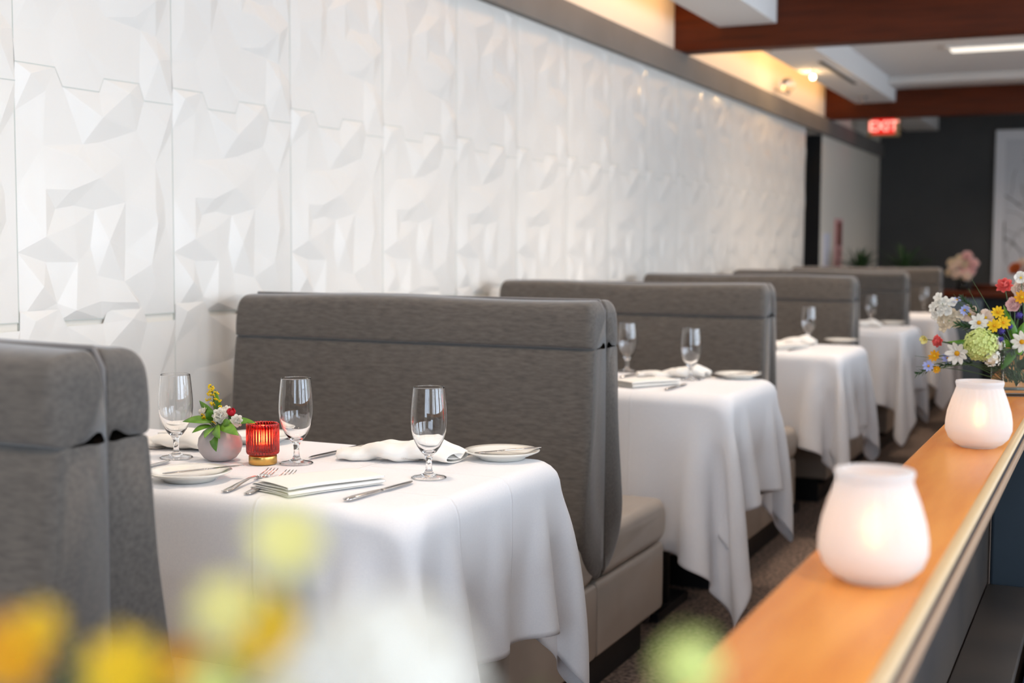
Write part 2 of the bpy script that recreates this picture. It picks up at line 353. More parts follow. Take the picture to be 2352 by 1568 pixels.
# spot lamp with lit bulb and the glass globe sconce on the upper wall
sp = thing('spot_lamp', 'small lit spot lamp hanging from the duct between the beams', 'lamp', F(1867, 177, 9.55))
MB().tube([(0, 0, 0.03), (0.01, 0, .08), (.04, 0.0, .12)], [.016, .014, .006]).build('lamp_neck', MT['gold'], sp)
MB().tube([(.04, -.35, .125), (.04, .45, .125)], .008).build('lamp_rail', MT['plinth'], sp)
MB().ball((0, 0, 0), .019, 14).build('bulb', MT['bulb'], sp)
light('spot_lamp_light', 'POINT', tuple(F(1867, 177, 9.55) + Vector((-.05, 0, -.05))), 1.5, (1, .62, .28), .03)
sc = thing('globe_sconce', 'clear glass globe sconce on the cream wall strip between the beams', 'wall lamp', (WX + .10, 9.9, 2.44))
MB().ball((0, 0, 0), .055, 20).ball((0, 0, 0), .052, 20).build('glass_globe', MT['glass'], sc)
MB().tube([(-.10, 0, -.03), (-.05, 0, -.05), (0, 0, -.055)], .008).lathe([(0.0001, -.075), (.02, -.07), (.022, -.05), (0.0001, -.048)], 16).build('bracket', MT['steel'], sc)
# warm uplights hidden along the duct, lighting the cream strip
for y, ln, e in ((4.6, 5.4, 9), (9.65, 3.9, 6.5)):
    light('cove_lamp', 'AREA', (-2.158, y, 2.60), e, (1.0, .54, .20), .06, ln, (0, -PI / 2 + .25, 0))
for y, e in ((5.6, 20), (9.4, 18)):
    light('panel_warm_fill', 'SPOT', (-1.70, y, 2.60), e, (1.0, .70, .42), .03, rot=(0, -.62, 0), spot=0.9, blend=1.0)  # unseen spots added for the warm streaks on the panels

# exit sign
ex = thing('exit_sign', 'lit red EXIT sign hanging below the far duct', 'sign', (-2.113, 13.0, 2.385))
boxo('sign_frame', (-.15, 0, -.095), (.15, .04, .095), mat('tan_frame', sl(190, 160, 110), .5), ex, bevel=.004)
sf = boxo('sign_face', (-.105, -.004, -.072), (.105, .0, .072), MT['exitred'], ex)
def text(name, s, size, loc, m, parent, depth=.002):
    cu = bpy.data.curves.new(name, 'FONT'); cu.body = s; cu.size = size; cu.align_x = 'CENTER'; cu.align_y = 'CENTER'; cu.extrude = depth; cu.offset = size * .02
    o = bpy.data.objects.new(name + '_tmp', cu); COL.objects.link(o); bpy.context.view_layer.update()
    me = bpy.data.meshes.new_from_object(o); bpy.data.objects.remove(o)
    r = bpy.data.objects.new(name, me); me.materials.clear(); me.materials.append(m); COL.objects.link(r); r.parent = parent
    r.location = loc; r.rotation_euler = (PI / 2, 0, 0); return r
tx = text('sign_letters', 'EXIT', .135, (0, -.007, 0), MT['exitlight'], sf)
for x in (-.08, .08): MB().tube([(x, .02, .095), (x, .02, .265)], .006).build('hanger', MT['steel'], ex)

# art on the far wall and poster on the left wall
ar = thing('framed_drawing', 'tall white framed black line drawing on the charcoal wall', 'picture', (-0.60, 14.68, 1.63))
MB().box((-.63, -.03, -.83), (.63, .02, .83)).build('frame', mat('white_frame', sl(244, 245, 250), .5), ar, False, bevel=.004)
pp = boxo('paper', (-.53, -.034, -.73), (.53, -.030, .73), mat('grey_paper', sl(228, 230, 236), .6), ar)
random.seed(11); dr = MB()
for k in range(70):
    x = random.uniform(-.5, .45); z = random.uniform(-.7, .6); a = random.choice((.3, .5, 2.4, 2.0, 1.2)) + random.uniform(-.3, .3)
    pts = []
    for i in range(7):
        pts.append((max(-.52, min(.52, x)), -.036, max(-.72, min(.72, z)))); x += .05 * math.cos(a); z += .05 * math.sin(a); a += random.uniform(-.35, .35)
    dr.tube(pts, random.uniform(.0015, .005), 4)
dr.build('ink_lines', mat('ink', sl(60, 60, 62), .7), pp)
po = thing('wall_poster', 'pink and brown poster on the plain left wall past the doorway', 'poster', (WX + .004, 12.45, 1.27))
ps = boxo('poster_sheet', (0, -.17, -.28), (.01, .17, .22), mat('pink_paper', sl(226, 172, 168), .6), po)
MB().box((.01, -.10, -.03), (.013, .12, .19)).ball((.012, .02, -.10), .06, 12, (.1, 1, 1)).ball((.012, -.05, -.2), .05, 12, (.1, 1, 1)).build('poster_print', mat('brown_print', sl(140, 82, 72), .6), ps)
tag(boxo('pale_notice', (WX, 11.78, .95), (WX + .012, 12.05, 1.35), mat('notice', sl(226, 226, 236), .6)), 'pale lilac notice board on the wall left of the pink poster', 'notice')

# ---------------------------------------------------------------- booth benches
XR, XL = -1.20, -2.31
def prof_extrude(prof, x0, x1, r=.03, anchor=0, n=8):
    """closed (y,z) outline swept along x; the outline shrinks near both ends to round them"""
    xs = []; ins = []
    for i in range(n + 1):
        a = PI / 2 * i / n; xs.append(x0 + r * (1 - math.cos(a)) if True else 0); ins.append(r * (1 - math.sin(a)))
    mid = [x0 + r + (x1 - x0 - 2 * r) * i / 14 for i in range(1, 14)]
    X = xs + mid + [x1 - (x - x0) for x in reversed(xs)]; I = ins + [0] * len(mid) + list(reversed(ins))
    N = len(prof); sg = 1
    yy = [p[0] for p in prof]; zz = [p[1] for p in prof]; inner = min(yy, key=abs); wd = max(abs(y - inner) for y in yy); zc = (min(zz) + max(zz)) / 2; hh = (max(zz) - min(zz)) / 2
    v = []
    for x, d in zip(X, I):
        ky, kz = (wd - d) / wd, (hh - d) / hh
        for (y, z) in prof: v.append((x, inner + (y - inner) * ky, zc + anchor * hh + (z - zc - anchor * hh) * kz))
    f = [(i * N + j, (i + 1) * N + j, (i + 1) * N + (j + 1) % N, i * N + (j + 1) % N) for i in range(len(X) - 1) for j in range(N)]
    if sg > 0: f = [tuple(reversed(q)) for q in f]
    f.append(tuple(range(N)) if sg > 0 else tuple(range(N - 1, -1, -1))); e = (len(X) - 1) * N
    f.append(tuple(e + k for k in (range(N - 1, -1, -1) if sg > 0 else range(N))))
    return v, f
def catmull(pts, n=5):
    out = []; N = len(pts)
    for i in range(N):
        p0, p1, p2, p3 = pts[i - 1], pts[i], pts[(i + 1) % N], pts[(i + 2) % N]
        for k in range(n):
            t = k / n
            out.append(tuple(.5 * (2 * p1[c] + (p2[c] - p0[c]) * t + (2 * p0[c] - 5 * p1[c] + 4 * p2[c] - p3[c]) * t * t + (3 * p1[c] - p0[c] - 3 * p2[c] + p3[c]) * t ** 3) for c in (0, 1)))
    return out
HEAD = [(.004, .948), (.050, .945), (.092, .947), (.098, .965), (.096, 1.01), (.088, 1.047), (.066, 1.064), (.03, 1.068), (.006, 1.062), (.003, 1.01)]
BODY = [(.004, .36), (.035, .345), (.085, .37), (.130, .42), (.150, .48), (.142, .56), (.126, .66), (.112, .76), (.103, .86), (.094, .925), (.086, .942), (.05, .947), (.006, .948), (.003, .80), (.003, .6)]
def sgn(p, s): return [(y * s, z) for y, z in p]
def rbox(x0, x1, y0, y1, z0, z1, r, k=4):
    p = []
    for (cy, cz, a0) in ((y1 - r, z0 + r, -PI / 2), (y1 - r, z1 - r, 0), (y0 + r, z1 - r, PI / 2), (y0 + r, z0 + r, PI)):
        for i in range(k + 1): a = a0 + PI / 2 * i / k; p.append((cy + r * math.cos(a), cz + r * math.sin(a)))
    return p
def make_booth(sd):
    t = thing('booth_bench', '', 'booth')
    random.seed(sd)
    for s in (1, -1):
        for nm, pr in (('backrest', BODY), ('headrest', HEAD)):
            v, f = prof_extrude(catmull(sgn(pr, s)), XL, XR, .022, 1 if nm == 'backrest' else -1)
            # soft uneven upholstery
            v = [(x, y + s * .003 * math.sin(9 * x + z * 11 + sd), z + (.004 * math.sin(7 * x + sd * 2) if z > 1.0 else 0)) for x, y, z in v]
            mesh(nm, v, f, MT['velvet'], t)
        pr = rbox(0, 0, .03, .57, .325, .455, .045)
        v, f = prof_extrude(sgn(pr, s), XL, XR - .012, .03)
        v = [(x, y, z + (.012 * math.sin(PI * min(1, max(0, (s * y - .03) / .54))) if z > .4 else 0)) for x, y, z in v]
        mesh('seat_cushion', v, f, MT['leather'], t)
        pr = rbox(0, 0, .004, .555, .12, .323, .012)
        v, f = prof_extrude(sgn(pr, s), XL, XR - .018, .012)
        mesh('seat_base', v, f, MT['leather'], t)
    MB().box((XL, -.50, 0), (XR - .07, .50, .122)).build('plinth', MT['plinth'], t, False)
    bk = [c for c in kids(t) if c.name.startswith('backrest')][0]
    MB().tube([(XR - .006, 0, .36), (XR - .004, 0, .6), (XR - .004, 0, .9), (XR - .006, 0, 1.04), (XR - .02, 0, 1.066), (XL + .02, 0, 1.066)], .0045, 8).build('piping', MT['piping'], bk)
    for s in (1, -1): MB().lathe([(0.0001, 0), (.02, 0), (.024, .01), (.024, .03), (0.0001, .03)], 16, (XR - .06, s * .48, .09)).build('foot', MT['plinth'], t)
    return t
SEAM = [1.32, 3.16, 4.92, 6.70, 8.45, 10.15]
blabels = ['grey velvet double booth bench cut off by the left edge, nearest of the row',
           'grey velvet booth bench right behind the table with the red candle',
           'third grey booth bench from the front, behind the second table',
           'fourth grey booth bench from the front, behind the third table',
           'fifth grey booth bench from the front, partly hidden by the fourth',
           'farthest grey booth bench, just below the green plants']
for i, y in enumerate(SEAM):
    b_ = make_booth(i); b_.location = (0, y, 0); tag(b_, blabels[i], 'booth', 'double booth benches along the panelled wall')

# ---------------------------------------------------------------- tables and simulated cloths
TZ = .757
def sim_cloth(x0, x1, y0, y1, dn, df, dr, seats, seed, steps=170, h=.022, gust=0.0):
    rng = np.random.RandomState(seed)
    nx = int(round((x1 + dr - x0) / h)) + 1; ny = int(round((y1 - y0 + dn + df) / h)) + 1
    U = x0 + np.arange(nx) * h; V = y0 - dn + np.arange(ny) * h
    P = np.zeros((nx, ny, 3)); P[..., 0] = U[:, None]; P[..., 1] = V[None, :]; P[..., 2] = TZ + .003
    pin = (P[..., 0] <= x1 - .012) & (P[..., 1] >= y0 + .012) & (P[..., 1] <= y1 - .012)
    # start folded half way down so the corners fall freely
    P[..., 2] += np.where(pin, 0, rng.normal(0, .004, (nx, ny)))
    w = np.where(pin, 0., 1.)
    wall = P[..., 0] <= x0 + .001
    Q = P.copy(); Pold = P.copy(); P0 = P.copy()
    cons = []
    def add(d, L, st, par):
        cons.append((d, L, st, par))
    for dx, dy, st in ((1, 0, 1.), (0, 1, 1.), (1, 1, .45), (1, -1, .45), (2, 0, .16), (0, 2, .16), (4, 0, .04), (0, 4, .04)):
        L = h * math.hypot(dx, dy)
        for par in (0, 1): cons.append((dx, dy, L, st, par))
    boxes = [(x0 - 1, x1, y0, y1, TZ - .16, TZ, .008)] + seats
    def solve(c):
        dx, dy, L, st, par = c
        i0 = slice(0, nx - dx); i1 = slice(dx, nx)
        if dy >= 0: j0 = slice(0, ny - dy); j1 = slice(dy, ny)
        else: j0 = slice(-dy, ny); j1 = slice(0, ny + dy)
        A = P[i0, j0]; B = P[i1, j1]; wa = w[i0, j0]; wb = w[i1, j1]
        if dx: m = ((np.arange(nx - dx) // dx) % 2 == par)[:, None]
        else: m = ((np.arange(ny - dy) // max(dy, 1)) % 2 == par)[None, :]
        D = B - A; l = np.sqrt((D ** 2).sum(-1)) + 1e-9; ws = wa + wb
        k = np.where((ws > 0) & m, (l - L) / l * st / np.maximum(ws, 1e-9), 0)
        if L > 1.9 * h: k = np.where(l < L, k, k)
        A += D * (k * wa)[..., None]; B -= D * (k * wb)[..., None]
    def collide():
        for (bx0, bx1, by0, by1, bz0, bz1, r) in boxes:
            c_ = np.array([(bx0 + bx1) / 2, (by0 + by1) / 2, (bz0 + bz1) / 2]); hs = np.array([(bx1 - bx0) / 2, (by1 - by0) / 2, (bz1 - bz0) / 2]) - r
            q = P - c_; cl = np.clip(q, -hs, hs); d = q - cl; dd = np.sqrt((d ** 2).sum(-1)); rr = r + .004
            inside = dd < 1e-9; near = (dd < rr) & ~inside & ~pin
            P[near] = (c_ + cl + d / (dd[..., None] + 1e-9) * rr)[near]
            ii = inside & ~pin
            if ii.any():
                qq = q[ii]; pen = hs - np.abs(qq); ax = np.argmin(pen, 1); k = np.arange(len(qq)); qq[k, ax] = np.sign(qq[k, ax]) * (hs[ax] + rr); P[ii] = c_ + qq
    dt = 1 / 60.
    for s in range(steps):
        vel = (P - Pold) * .975; Pold = P.copy()
        g = np.array([0, 0, -9.8]) * dt * dt
        wind = np.zeros(3)
        if s < 60 and gust: wind = np.array([gust * math.sin(s * .3), gust * math.cos(s * .23), 0]) * dt * dt
        P += (vel + g + wind) * w[..., None]
        sp_ = (P - Pold); n_ = np.sqrt((sp_ ** 2).sum(-1)) + 1e-9; P = np.where((n_ > .015)[..., None], Pold + sp_ * (.015 / n_)[..., None], P)
        for it in range(9):
            for c in cons: solve(c)
            if it % 3 == 1: collide()
        collide()
        P[..., 0] = np.maximum(P[..., 0], x0)
        P[..., 2] = np.maximum(P[..., 2], .01)
        P[pin] = P0[pin]
    return P
def ripple(P, pin_z): return P
TBX = (-2.375, -1.045)
tabs = [(1.86, 2.50, .30, .30, .30, 3, .9), (3.80, 4.40, .44, .30, .31, 8, -.6), (5.52, 6.14, .36, .30, .31, 21, .8), (7.29, 7.90, .36, .30, .31, 34, -.5), (9.05, 9.62, .36, .30, .31, 40, .5)]
tl = ['front', 'second', 'third', 'fourth', 'farthest']
tlab = ['white tablecloth on the nearest table, set with the red candle and flowers',
        'white tablecloth on the second table from the front, long pointed corner', 'white tablecloth on the third table from the front',
        'white tablecloth on the fourth table from the front', 'white tablecloth on the farthest table of the row']
for i, (y0, y1, dn, df, dr, sd, gu) in enumerate(tabs):
    t = thing('booth_table', 'dark pedestal table hidden under the %s white tablecloth' % ('nearest' if i == 0 else tl[i]), 'table', (-1.71, (y0 + y1) / 2, 0), 0, 'pedestal tables under the tablecloths')
    hy = (y1 - y0) / 2
    boxo('tabletop', (TBX[0] + 1.71 + .005, -hy + .03, TZ - .035), (TBX[1] + 1.71 - .03, hy - .03, TZ - .006), MT['plinth'], t, bevel=.008)
    for dx in (-.35, .35): MB().tube([(dx, 0, .03), (dx, 0, TZ - .035)], .035, 20).build('pedestal', MT['plinth'], t)
    for dx in (-.35, .35): MB().box((dx - .05, -.16, 0), (dx + .05, .16, .03)).build('pedestal_foot', MT['plinth'], t, False)
    sb = SEAM[i] + .57; sa = SEAM[i + 1] - .57
    seats = [(-3, XR - .012, SEAM[i], sb, .1, .462, .03), (-3, XR - .012, sa, SEAM[i + 1], .1, .462, .03)]
    P = sim_cloth(TBX[0], TBX[1], y0, y1, dn, df, dr, seats, sd, gust=gu)
    nx, ny, _ = P.shape
    o = mesh('tablecloth', P.reshape(-1, 3), grid_faces(nx, ny), MT['cloth'])
    mo = o.modifiers.new('sub', 'SUBSURF'); mo.levels = 1; mo.render_levels = 1
    mo = o.modifiers.new('solid', 'SOLIDIFY'); mo.thickness = .0012; mo.offset = 1
    tag(o, tlab[i], 'tablecloth', 'white tablecloths on the booth tables')
CT = TZ + .0055      # top of the cloth

# ---------------------------------------------------------------- tableware
def make_goblet():
    g = thing('water_goblet', '', 'glass')
    outer = [(.0335, .0), (.034, .0012), (.030, .0028), (.018, .005), (.009, .009), (.0062, .016), (.0056, .026), (.0062, .036), (.0088, .043), (.0155, .050), (.0225, .060), (.0290, .074), (.0335, .090), (.0352, .105), (.0350, .120), (.0338, .138), (.0318, .158), (.0303, .1715), (.0301, .1735), (.0298, .1742)]
    inner = [(.0292, .1742), (.0289, .1735), (.0291, .1715), (.0306, .158), (.0326, .138), (.0338, .120), (.0340, .105), (.0322, .090), (.0275, .075), (.0208, .062), (.0130, .053), (.006, .049), (.00005, .048)]
    bottom = [(.00005, .0005), (.012, .0010), (.0335, 0)]
    MB().lathe(bottom + outer[1:] + inner, 64).build('goblet_glass', MT['glass'], g)
    return g
def label_copy(proto, loc, rz, label, first, group):
    o = proto if first else dup(proto, None, loc, rz, label)
    o.location = loc; o.rotation_euler = (0, 0, rz); o['label'] = label; o['group'] = group
    return o
def F1(px, py): p = FZ(px, py, CT); return (p.x, p.y, CT)
used = {}
def place(kind, maker, cat, loc, rz, label, group):
    f = kind not in used
    if f: used[kind] = maker()
    o = used[kind] if f else dup(used[kind], None)
    o.location = loc; o.rotation_euler = (0, 0, rz); o['label'] = label; o['category'] = cat; o['group'] = group
    return o
def goblet(loc, label): place('g', make_goblet, 'glass', loc, 0, label, 'water goblets on the booth tables')
goblet(F1(405, 1050), 'stemmed water goblet left of the little flower vase, nearest the wall')
goblet(F1(681, 1063), 'stemmed water goblet right beside the red candle')
goblet(F1(985, 1096), 'stemmed water goblet by itself near the right end of the front table')
for px, py, lb in ((1440, 852, 'water goblet on the second table, half hidden by the booth edge'), (1586, 872, 'water goblet on the second table, in front of the booth back'),
                   (1856, 790, 'water goblet on the third table'), (2000, 745, 'water goblet on the fourth table'), (2122, 716, 'water goblet on the farthest table')):
    goblet(F1(px, py), lb)

def strip(secs, n=10, round_=True):
    """loft of elliptical sections (x, half width, z centre, half thickness, y centre)"""
    v = []; f = []
    for (x, hw, z, ht, y) in secs:
        for k in range(n):
            a = 2 * PI * k / n; v.append((x, y + hw * math.cos(a), z + ht * math.sin(a)))
    for i in range(len(secs) - 1):
        for k in range(n): f.append((i * n + k, (i + 1) * n + k, (i + 1) * n + (k + 1) % n, i * n + (k + 1) % n))
    f.append(tuple(range(n))); e = (len(secs) - 1) * n; f.append(tuple(e + k for k in range(n - 1, -1, -1)))
    return v, f
def make_fork():
    t = thing('dinner_fork', '', 'fork')
    v, f = strip([(0, .003, .002, .001, 0), (.004, .0085, .002, .0016, 0), (.03, .0085, .003, .0017, 0), (.06, .006, .006, .0018, 0), (.10, .0035, .009, .0019, 0), (.125, .003, .008, .0018, 0), (.134, .0055, .006, .0013, 0)])
    MB().add(v, f).build('handle', MT['steel'], t)
    h = MB(); v, f = strip([(.132, .005, .0066, .0013, 0), (.140, .010, .0040, .0010, 0), (.150, .0125, .0028, .0009, 0), (.158, .0125, .0028, .0009, 0)]); h.add(v, f)
    for k in range(4):
        y = -.0108 + k * .0072
        v, f = strip([(.155, .0019, .0028, .0009, y), (.175, .0017, .0044, .0009, y), (.192, .0014, .0075, .0008, y * .97), (.204, .0007, .0112, .0005, y * .95)], 8); h.add(v, f)
    h.build('tines', MT['steel'], t)
    return t
def make_knife():
    t = thing('dinner_knife', '', 'knife')
    v, f = strip([(0, .004, .0035, .002, 0), (.004, .0085, .0035, .003, 0), (.03, .009, .004, .0034, 0), (.075, .0075, .004, .003, 0), (.10, .0055, .0038, .0024, 0), (.106, .006, .0036, .0022, 0)])
    MB().add(v, f).build('handle', MT['steel'], t)
    v, f = strip([(.104, .006, .0036, .0013, 0), (.12, .0085, .0036, .0009, .0), (.16, .0095, .0036, .0007, .001), (.19, .0085, .0036, .0006, .0015), (.208, .005, .0036, .0005, .004), (.215, .001, .0036, .0003, .006)])
    MB().add(v, f).build('blade', MT['steel'], t)
    return t
def fork(loc, rz, lb): place('f', make_fork, 'fork', loc, rz, lb, 'forks on the booth tables')
def knife(loc, rz, lb): place('k', make_knife, 'knife', loc, rz, lb, 'knives on the booth tables')
def from_to(a, b2):
    p, q = Vector(F1(*a)), Vector(F1(*b2)); return tuple(p), math.atan2(q.y - p.y, q.x - p.x)
l, r = from_to((515, 1131), (640, 1083)); fork(l, r, 'fork left of the folded napkin on the front table, outer one')
l, r = from_to((567, 1136), (690, 1083)); fork(l, r, 'fork tucked beside the folded napkin on the front table, inner one')
l, r = from_to((793, 1152), (942, 1111)); knife(l, r, 'table knife right of the folded napkin on the front table')
l, r = from_to((848, 1024), (716, 1052)); knife(l, r, 'table knife behind the ruffled napkin, blade pointing left, front table')
l, r = from_to((240, 1100), (362, 1069)); knife(l, r, 'knife whose blade tip shows beside the near booth end')
l, r = from_to((1094, 1040), (1005, 1052)); fork((l[0], l[1], l[2]), r, 'fork beside the far bread plate, tines towards the lone goblet')
l, r = from_to((1040, 1038), (950, 1047)); fork(l, r, 'fork half hidden behind the lone goblet, front table')
l, r = from_to((480, 1010), (412, 1022)); fork(l, r, 'fork behind the little flower vase, tines towards the goblet')
l, r = from_to((1530, 897), (1580, 882)); knife(l, r, 'table knife in front of the goblet on the second table')
l, r = from_to((1660, 860), (1612, 862)); fork(l, r, 'fork beside the bread plate on the second table')
l, r = from_to((1425, 868), (1480, 857)); knife(l, r, 'knife at the far side of the second table near the booth edge')
l, r = from_to((1812, 806), (1852, 797)); knife(l, r, 'knife near the goblet on the third table')

def make_plate():
    t = thing('bread_plate', '', 'plate')
    pr = [(.00005, .003), (.042, .003), (.044, .0), (.048, .0), (.050, .004), (.066, .0105), (.078, .0155), (.0795, .0175), (.0785, .0185), (.070, .0155), (.058, .0100), (.050, .0075), (.030, .0068), (.00005, .0066)]
    MB().lathe(pr, 64).build('plate_body', MT['china'], t)
    return t
def plate(loc, lb): return place('p', make_plate, 'plate', loc, 0, lb, 'bread plates on the booth tables')
pA = Vector(F1(435, 1101)); pB = Vector(F1(1153, 1052)); pC = Vector(F1(596, 1014)); pD = Vector(F1(1695, 868)); pE = Vector(F1(1932, 787)); pF = Vector(F1(2050, 745))
plate(pA, 'white bread plate at the left front of the nearest table, knife laid across'); plate(pB, 'white bread plate at the far right of the nearest table'); plate(pC, 'white bread plate mostly hidden behind the red candle')
plate(pD, 'white bread plate on the second table'); plate(pE, 'white bread plate on the third table'); plate(pF, 'white bread plate on the fourth table')
def make_spreader():
    t = thing('butter_spreader', '', 'butter knife')
    v, f = strip([(0, .003, 0, .001, 0), (.005, .0062, 0, .0018, 0), (.04, .0055, 0, .0018, 0), (.075, .0035, 0, .0018, 0), (.085, .003, .0, .0015, 0)])
    MB().add(v, f).build('handle', MT['steel'], t)
    v, f = strip([(.083, .003, 0, .0012, 0), (.095, .008, 0, .0007, .001), (.12, .0105, 0, .0006, .002), (.142, .009, 0, .0006, .002), (.150, .004, 0, .0005, 0), (.152, .001, 0, .0004, 0)])
    MB().add(v, f).build('blade', MT['steel'], t)
    return t
def spreader(p, rz, tilt, lb):
    o = place('s', make_spreader, 'butter knife', p, rz, lb, 'butter spreaders on the bread plates'); o.rotation_euler = (0, tilt, rz); return o
# the blade end rests on the rim, the handle end in the well
s1 = Vector(F(408, 1100, pA.y - .01)); s2 = Vector(F(514, 1074, pA.y + .045)); d = (s2 - s1)
spreader((pA.x - .045, pA.y - .022, CT + .0115), math.atan2(.075, .115), -.085, 'butter spreader resting across the left front bread plate, blade raised')
spreader((pB.x + .070, pB.y + .045, CT + .0215), math.atan2(-.06, -.13), .085, 'butter spreader on the far right bread plate, handle resting on the rim')
spreader((pD.x + .072, pD.y + .04, CT + .0210), math.atan2(-.06, -.13), .085, 'butter spreader on the bread plate of the second table')

# napkins
def folded_napkin(loc, rz, lb, sx=.215, sy=.115):
    t = thing('folded_napkin', lb, 'napkin', loc, rz, 'white napkins on the booth tables')
    b_ = MB()
    # flat ribbon folded back on itself several times: profile in (y, z), swept along x
    prof = []; z = .002; nl = 5; th = .0032; W = sy
    cen = []
    for k in range(nl):
        y0, y1 = (0, W - k * .003) if k % 2 == 0 else (W - k * .003, 0 + k * .0015)
        for i in range(9): u = i / 8; cen.append((y0 + (y1 - y0) * u, z + .0006 * math.sin(5 * u + k)))
        if k < nl - 1:
            s = 1 if k % 2 == 0 else -1
            for i in range(1, 6): a = -PI / 2 + PI * i / 6; cen.append((y1 + s * .0026 * math.cos(a), z + th / 2 * (1 + math.sin(a)) + .0001))
        z += th + .0006 * k
    nx = 14; v = []
    for i in range(nx):
        u = i / (nx - 1)
        for j, (y, zz) in enumerate(cen):
            k = zz / .022
            puff = 1 + .10 * math.sin(PI * u) * k
            v.append(((u - .5) * (sx - .008 * k) + .003 * math.sin(40 * y), y - W / 2 + .003 * math.sin(3 * u + k * 2), zz * puff + .001 * math.sin(6 * u) * k))
    o = mesh('napkin_cloth', v, grid_faces(nx, len(cen)), MT['napkin'], t)
    m = o.modifiers.new('solid', 'SOLIDIFY'); m.thickness = .0021; m.offset = 0
    m = o.modifiers.new('sub', 'SUBSURF'); m.levels = 1; m.render_levels = 1
    return t
a, b2 = Vector(F1(650, 1138)), Vector(F1(800, 1068)); 
nc = Vector(F1(735, 1118)); folded_napkin((nc.x, nc.y, CT), 1.18, 'flat folded white napkin at the front of the nearest table')
nc2 = Vector(F1(1480, 884)); folded_napkin((nc2.x, nc2.y, CT), 1.1, 'flat folded white napkin at the front of the second table')
nc3 = Vector(F1(1800, 800)); folded_napkin((nc3.x, nc3.y, CT), 1.1, 'flat folded white napkin at the front of the third table')
nc4 = Vector(F1(440, 1008)); folded_napkin((nc4.x-.02, nc4.y, CT), 0.25, 'flat white napkin edge behind the little flower vase', .10, .09)
def ruffled_napkin(loc, rz, lb, L=.26, W=.12, H=.055, sd=0):
    t = thing('ruffled_napkin', lb, 'napkin', loc, rz, 'white napkins on the booth tables')
    random.seed(sd); nx, ny = 70, 60; v = []
    for i in range(nx):
        u = i / (nx - 1)
        for j in range(ny):
            s = j / (ny - 1)
            # a loose flattened roll that widens and lifts towards the far end, pleated across
            a = PI * 1.15 + s * 3.3 * PI; r = .25 + .75 * s
            w2 = W * (.26 + .20 * u); h = H * (.20 + .40 * u ** 1.3) * (1 + .15 * math.sin(5 * u + sd))
            k_ = 1 if u < .8 else 1 - (u - .8) * 3.2
            h *= k_; w2 *= (1 if u < .8 else 1 + (u - .8) * .8)
            pl = k_ * math.sin(u * 17 - 1.3 * a + sd) * .0045 * math.sin(PI * min(1, u * 1.1 + .05)) + .0006 * math.sin(u * 47 + a * 2)
            x = (u - .5) * L + .016 * math.cos(a) * (u - .2) + .010 * s; rr = r + pl / h
            y = w2 * rr * math.cos(a); z = max(.0012, h * (rr * math.sin(a) + .97))
            if s > .93: z = max(.0012, z - (s - .93) * .25)
            v.append((x, y, z))
    o = mesh('napkin_cloth', v, grid_faces(nx, ny), MT['napkin'], t)
    m = o.modifiers.new('solid', 'SOLIDIFY'); m.thickness = .0022; m.offset = 1
    m = o.modifiers.new('sub', 'SUBSURF'); m.levels = 1; m.render_levels = 1
    return t
n1 = Vector(F1(905, 1058)); ruffled_napkin((n1.x, n1.y, CT), .30, 'ruffled white napkin between two goblets at the far side of the nearest table', .25, .11, .062)
n2 = Vector(F1(352, 1028)); ruffled_napkin((n2.x, n2.y, CT), .30, 'ruffled white napkin behind the leftmost goblet by the wall', .25, .11, .050, 2)
n3 = Vector(F1(1540, 866)); ruffled_napkin((n3.x, n3.y, CT), .3, 'ruffled white napkin at the far side of the second table', .24, .10, .05, 3)
n4 = Vector(F1(1812, 792)); ruffled_napkin((n4.x, n4.y, CT), .3, 'ruffled white napkin on the third table', .22, .10, .05, 4)
n5 = Vector(F1(1975, 750)); ruffled_napkin((n5.x, n5.y, CT), .3, 'ruffled white napkin on the fourth table', .22, .10, .05, 5)

# ---------------------------------------------------------------- flowers
def frame(d):
    d = Vector(d).normalized(); up = Vector((0, 0, 1)) if abs(d.z) < .95 else Vector((1, 0, 0))
    a = d.cross(up).normalized(); b2 = a.cross(d).normalized(); return a, b2, d
def petal_into(mb, c, fr, ang, L, W, cup, ruff=0, inner=.0, mi=0, curl=0.0):
    a, b2, d = fr; nu, nv = 6, 4; v = []
    dirr = a * math.cos(ang) + b2 * math.sin(ang); side = d.cross(dirr)
    for i in range(nu):
        u = i / (nu - 1); wdt = W * (math.sin(PI * min(1, .12 + u * .80)) ** .8) * (1 if u < .95 else .8)
        for j in range(nv):
            s = j / (nv - 1) * 2 - 1
            p = c + dirr * (inner + L * u * math.cos(cup * u)) + d * (L * u * math.sin(cup * u) * 1.0 - curl * u * u * L + .12 * W * (s * s) + ruff * math.sin(9 * s + ang * 7) * u * L * .12) + side * (s * wdt * .5)
            v.append(p)
    mb.add(v, grid_faces(nu, nv), mi)
def curve(p0, p1, bend=(0, 0, 0), n=10):
    p0, p1, bd = Vector(p0), Vector(p1), Vector(bend)
    return [p0.lerp(p1, i / n) + bd * math.sin(PI * i / n) for i in range(n + 1)]
def stem(t, root, head, r=.0012, bend=(0, 0, 0), m='stem'):
    return MB().tube(curve(root, head, bend), r, 6).build('stem', MT[m], t)
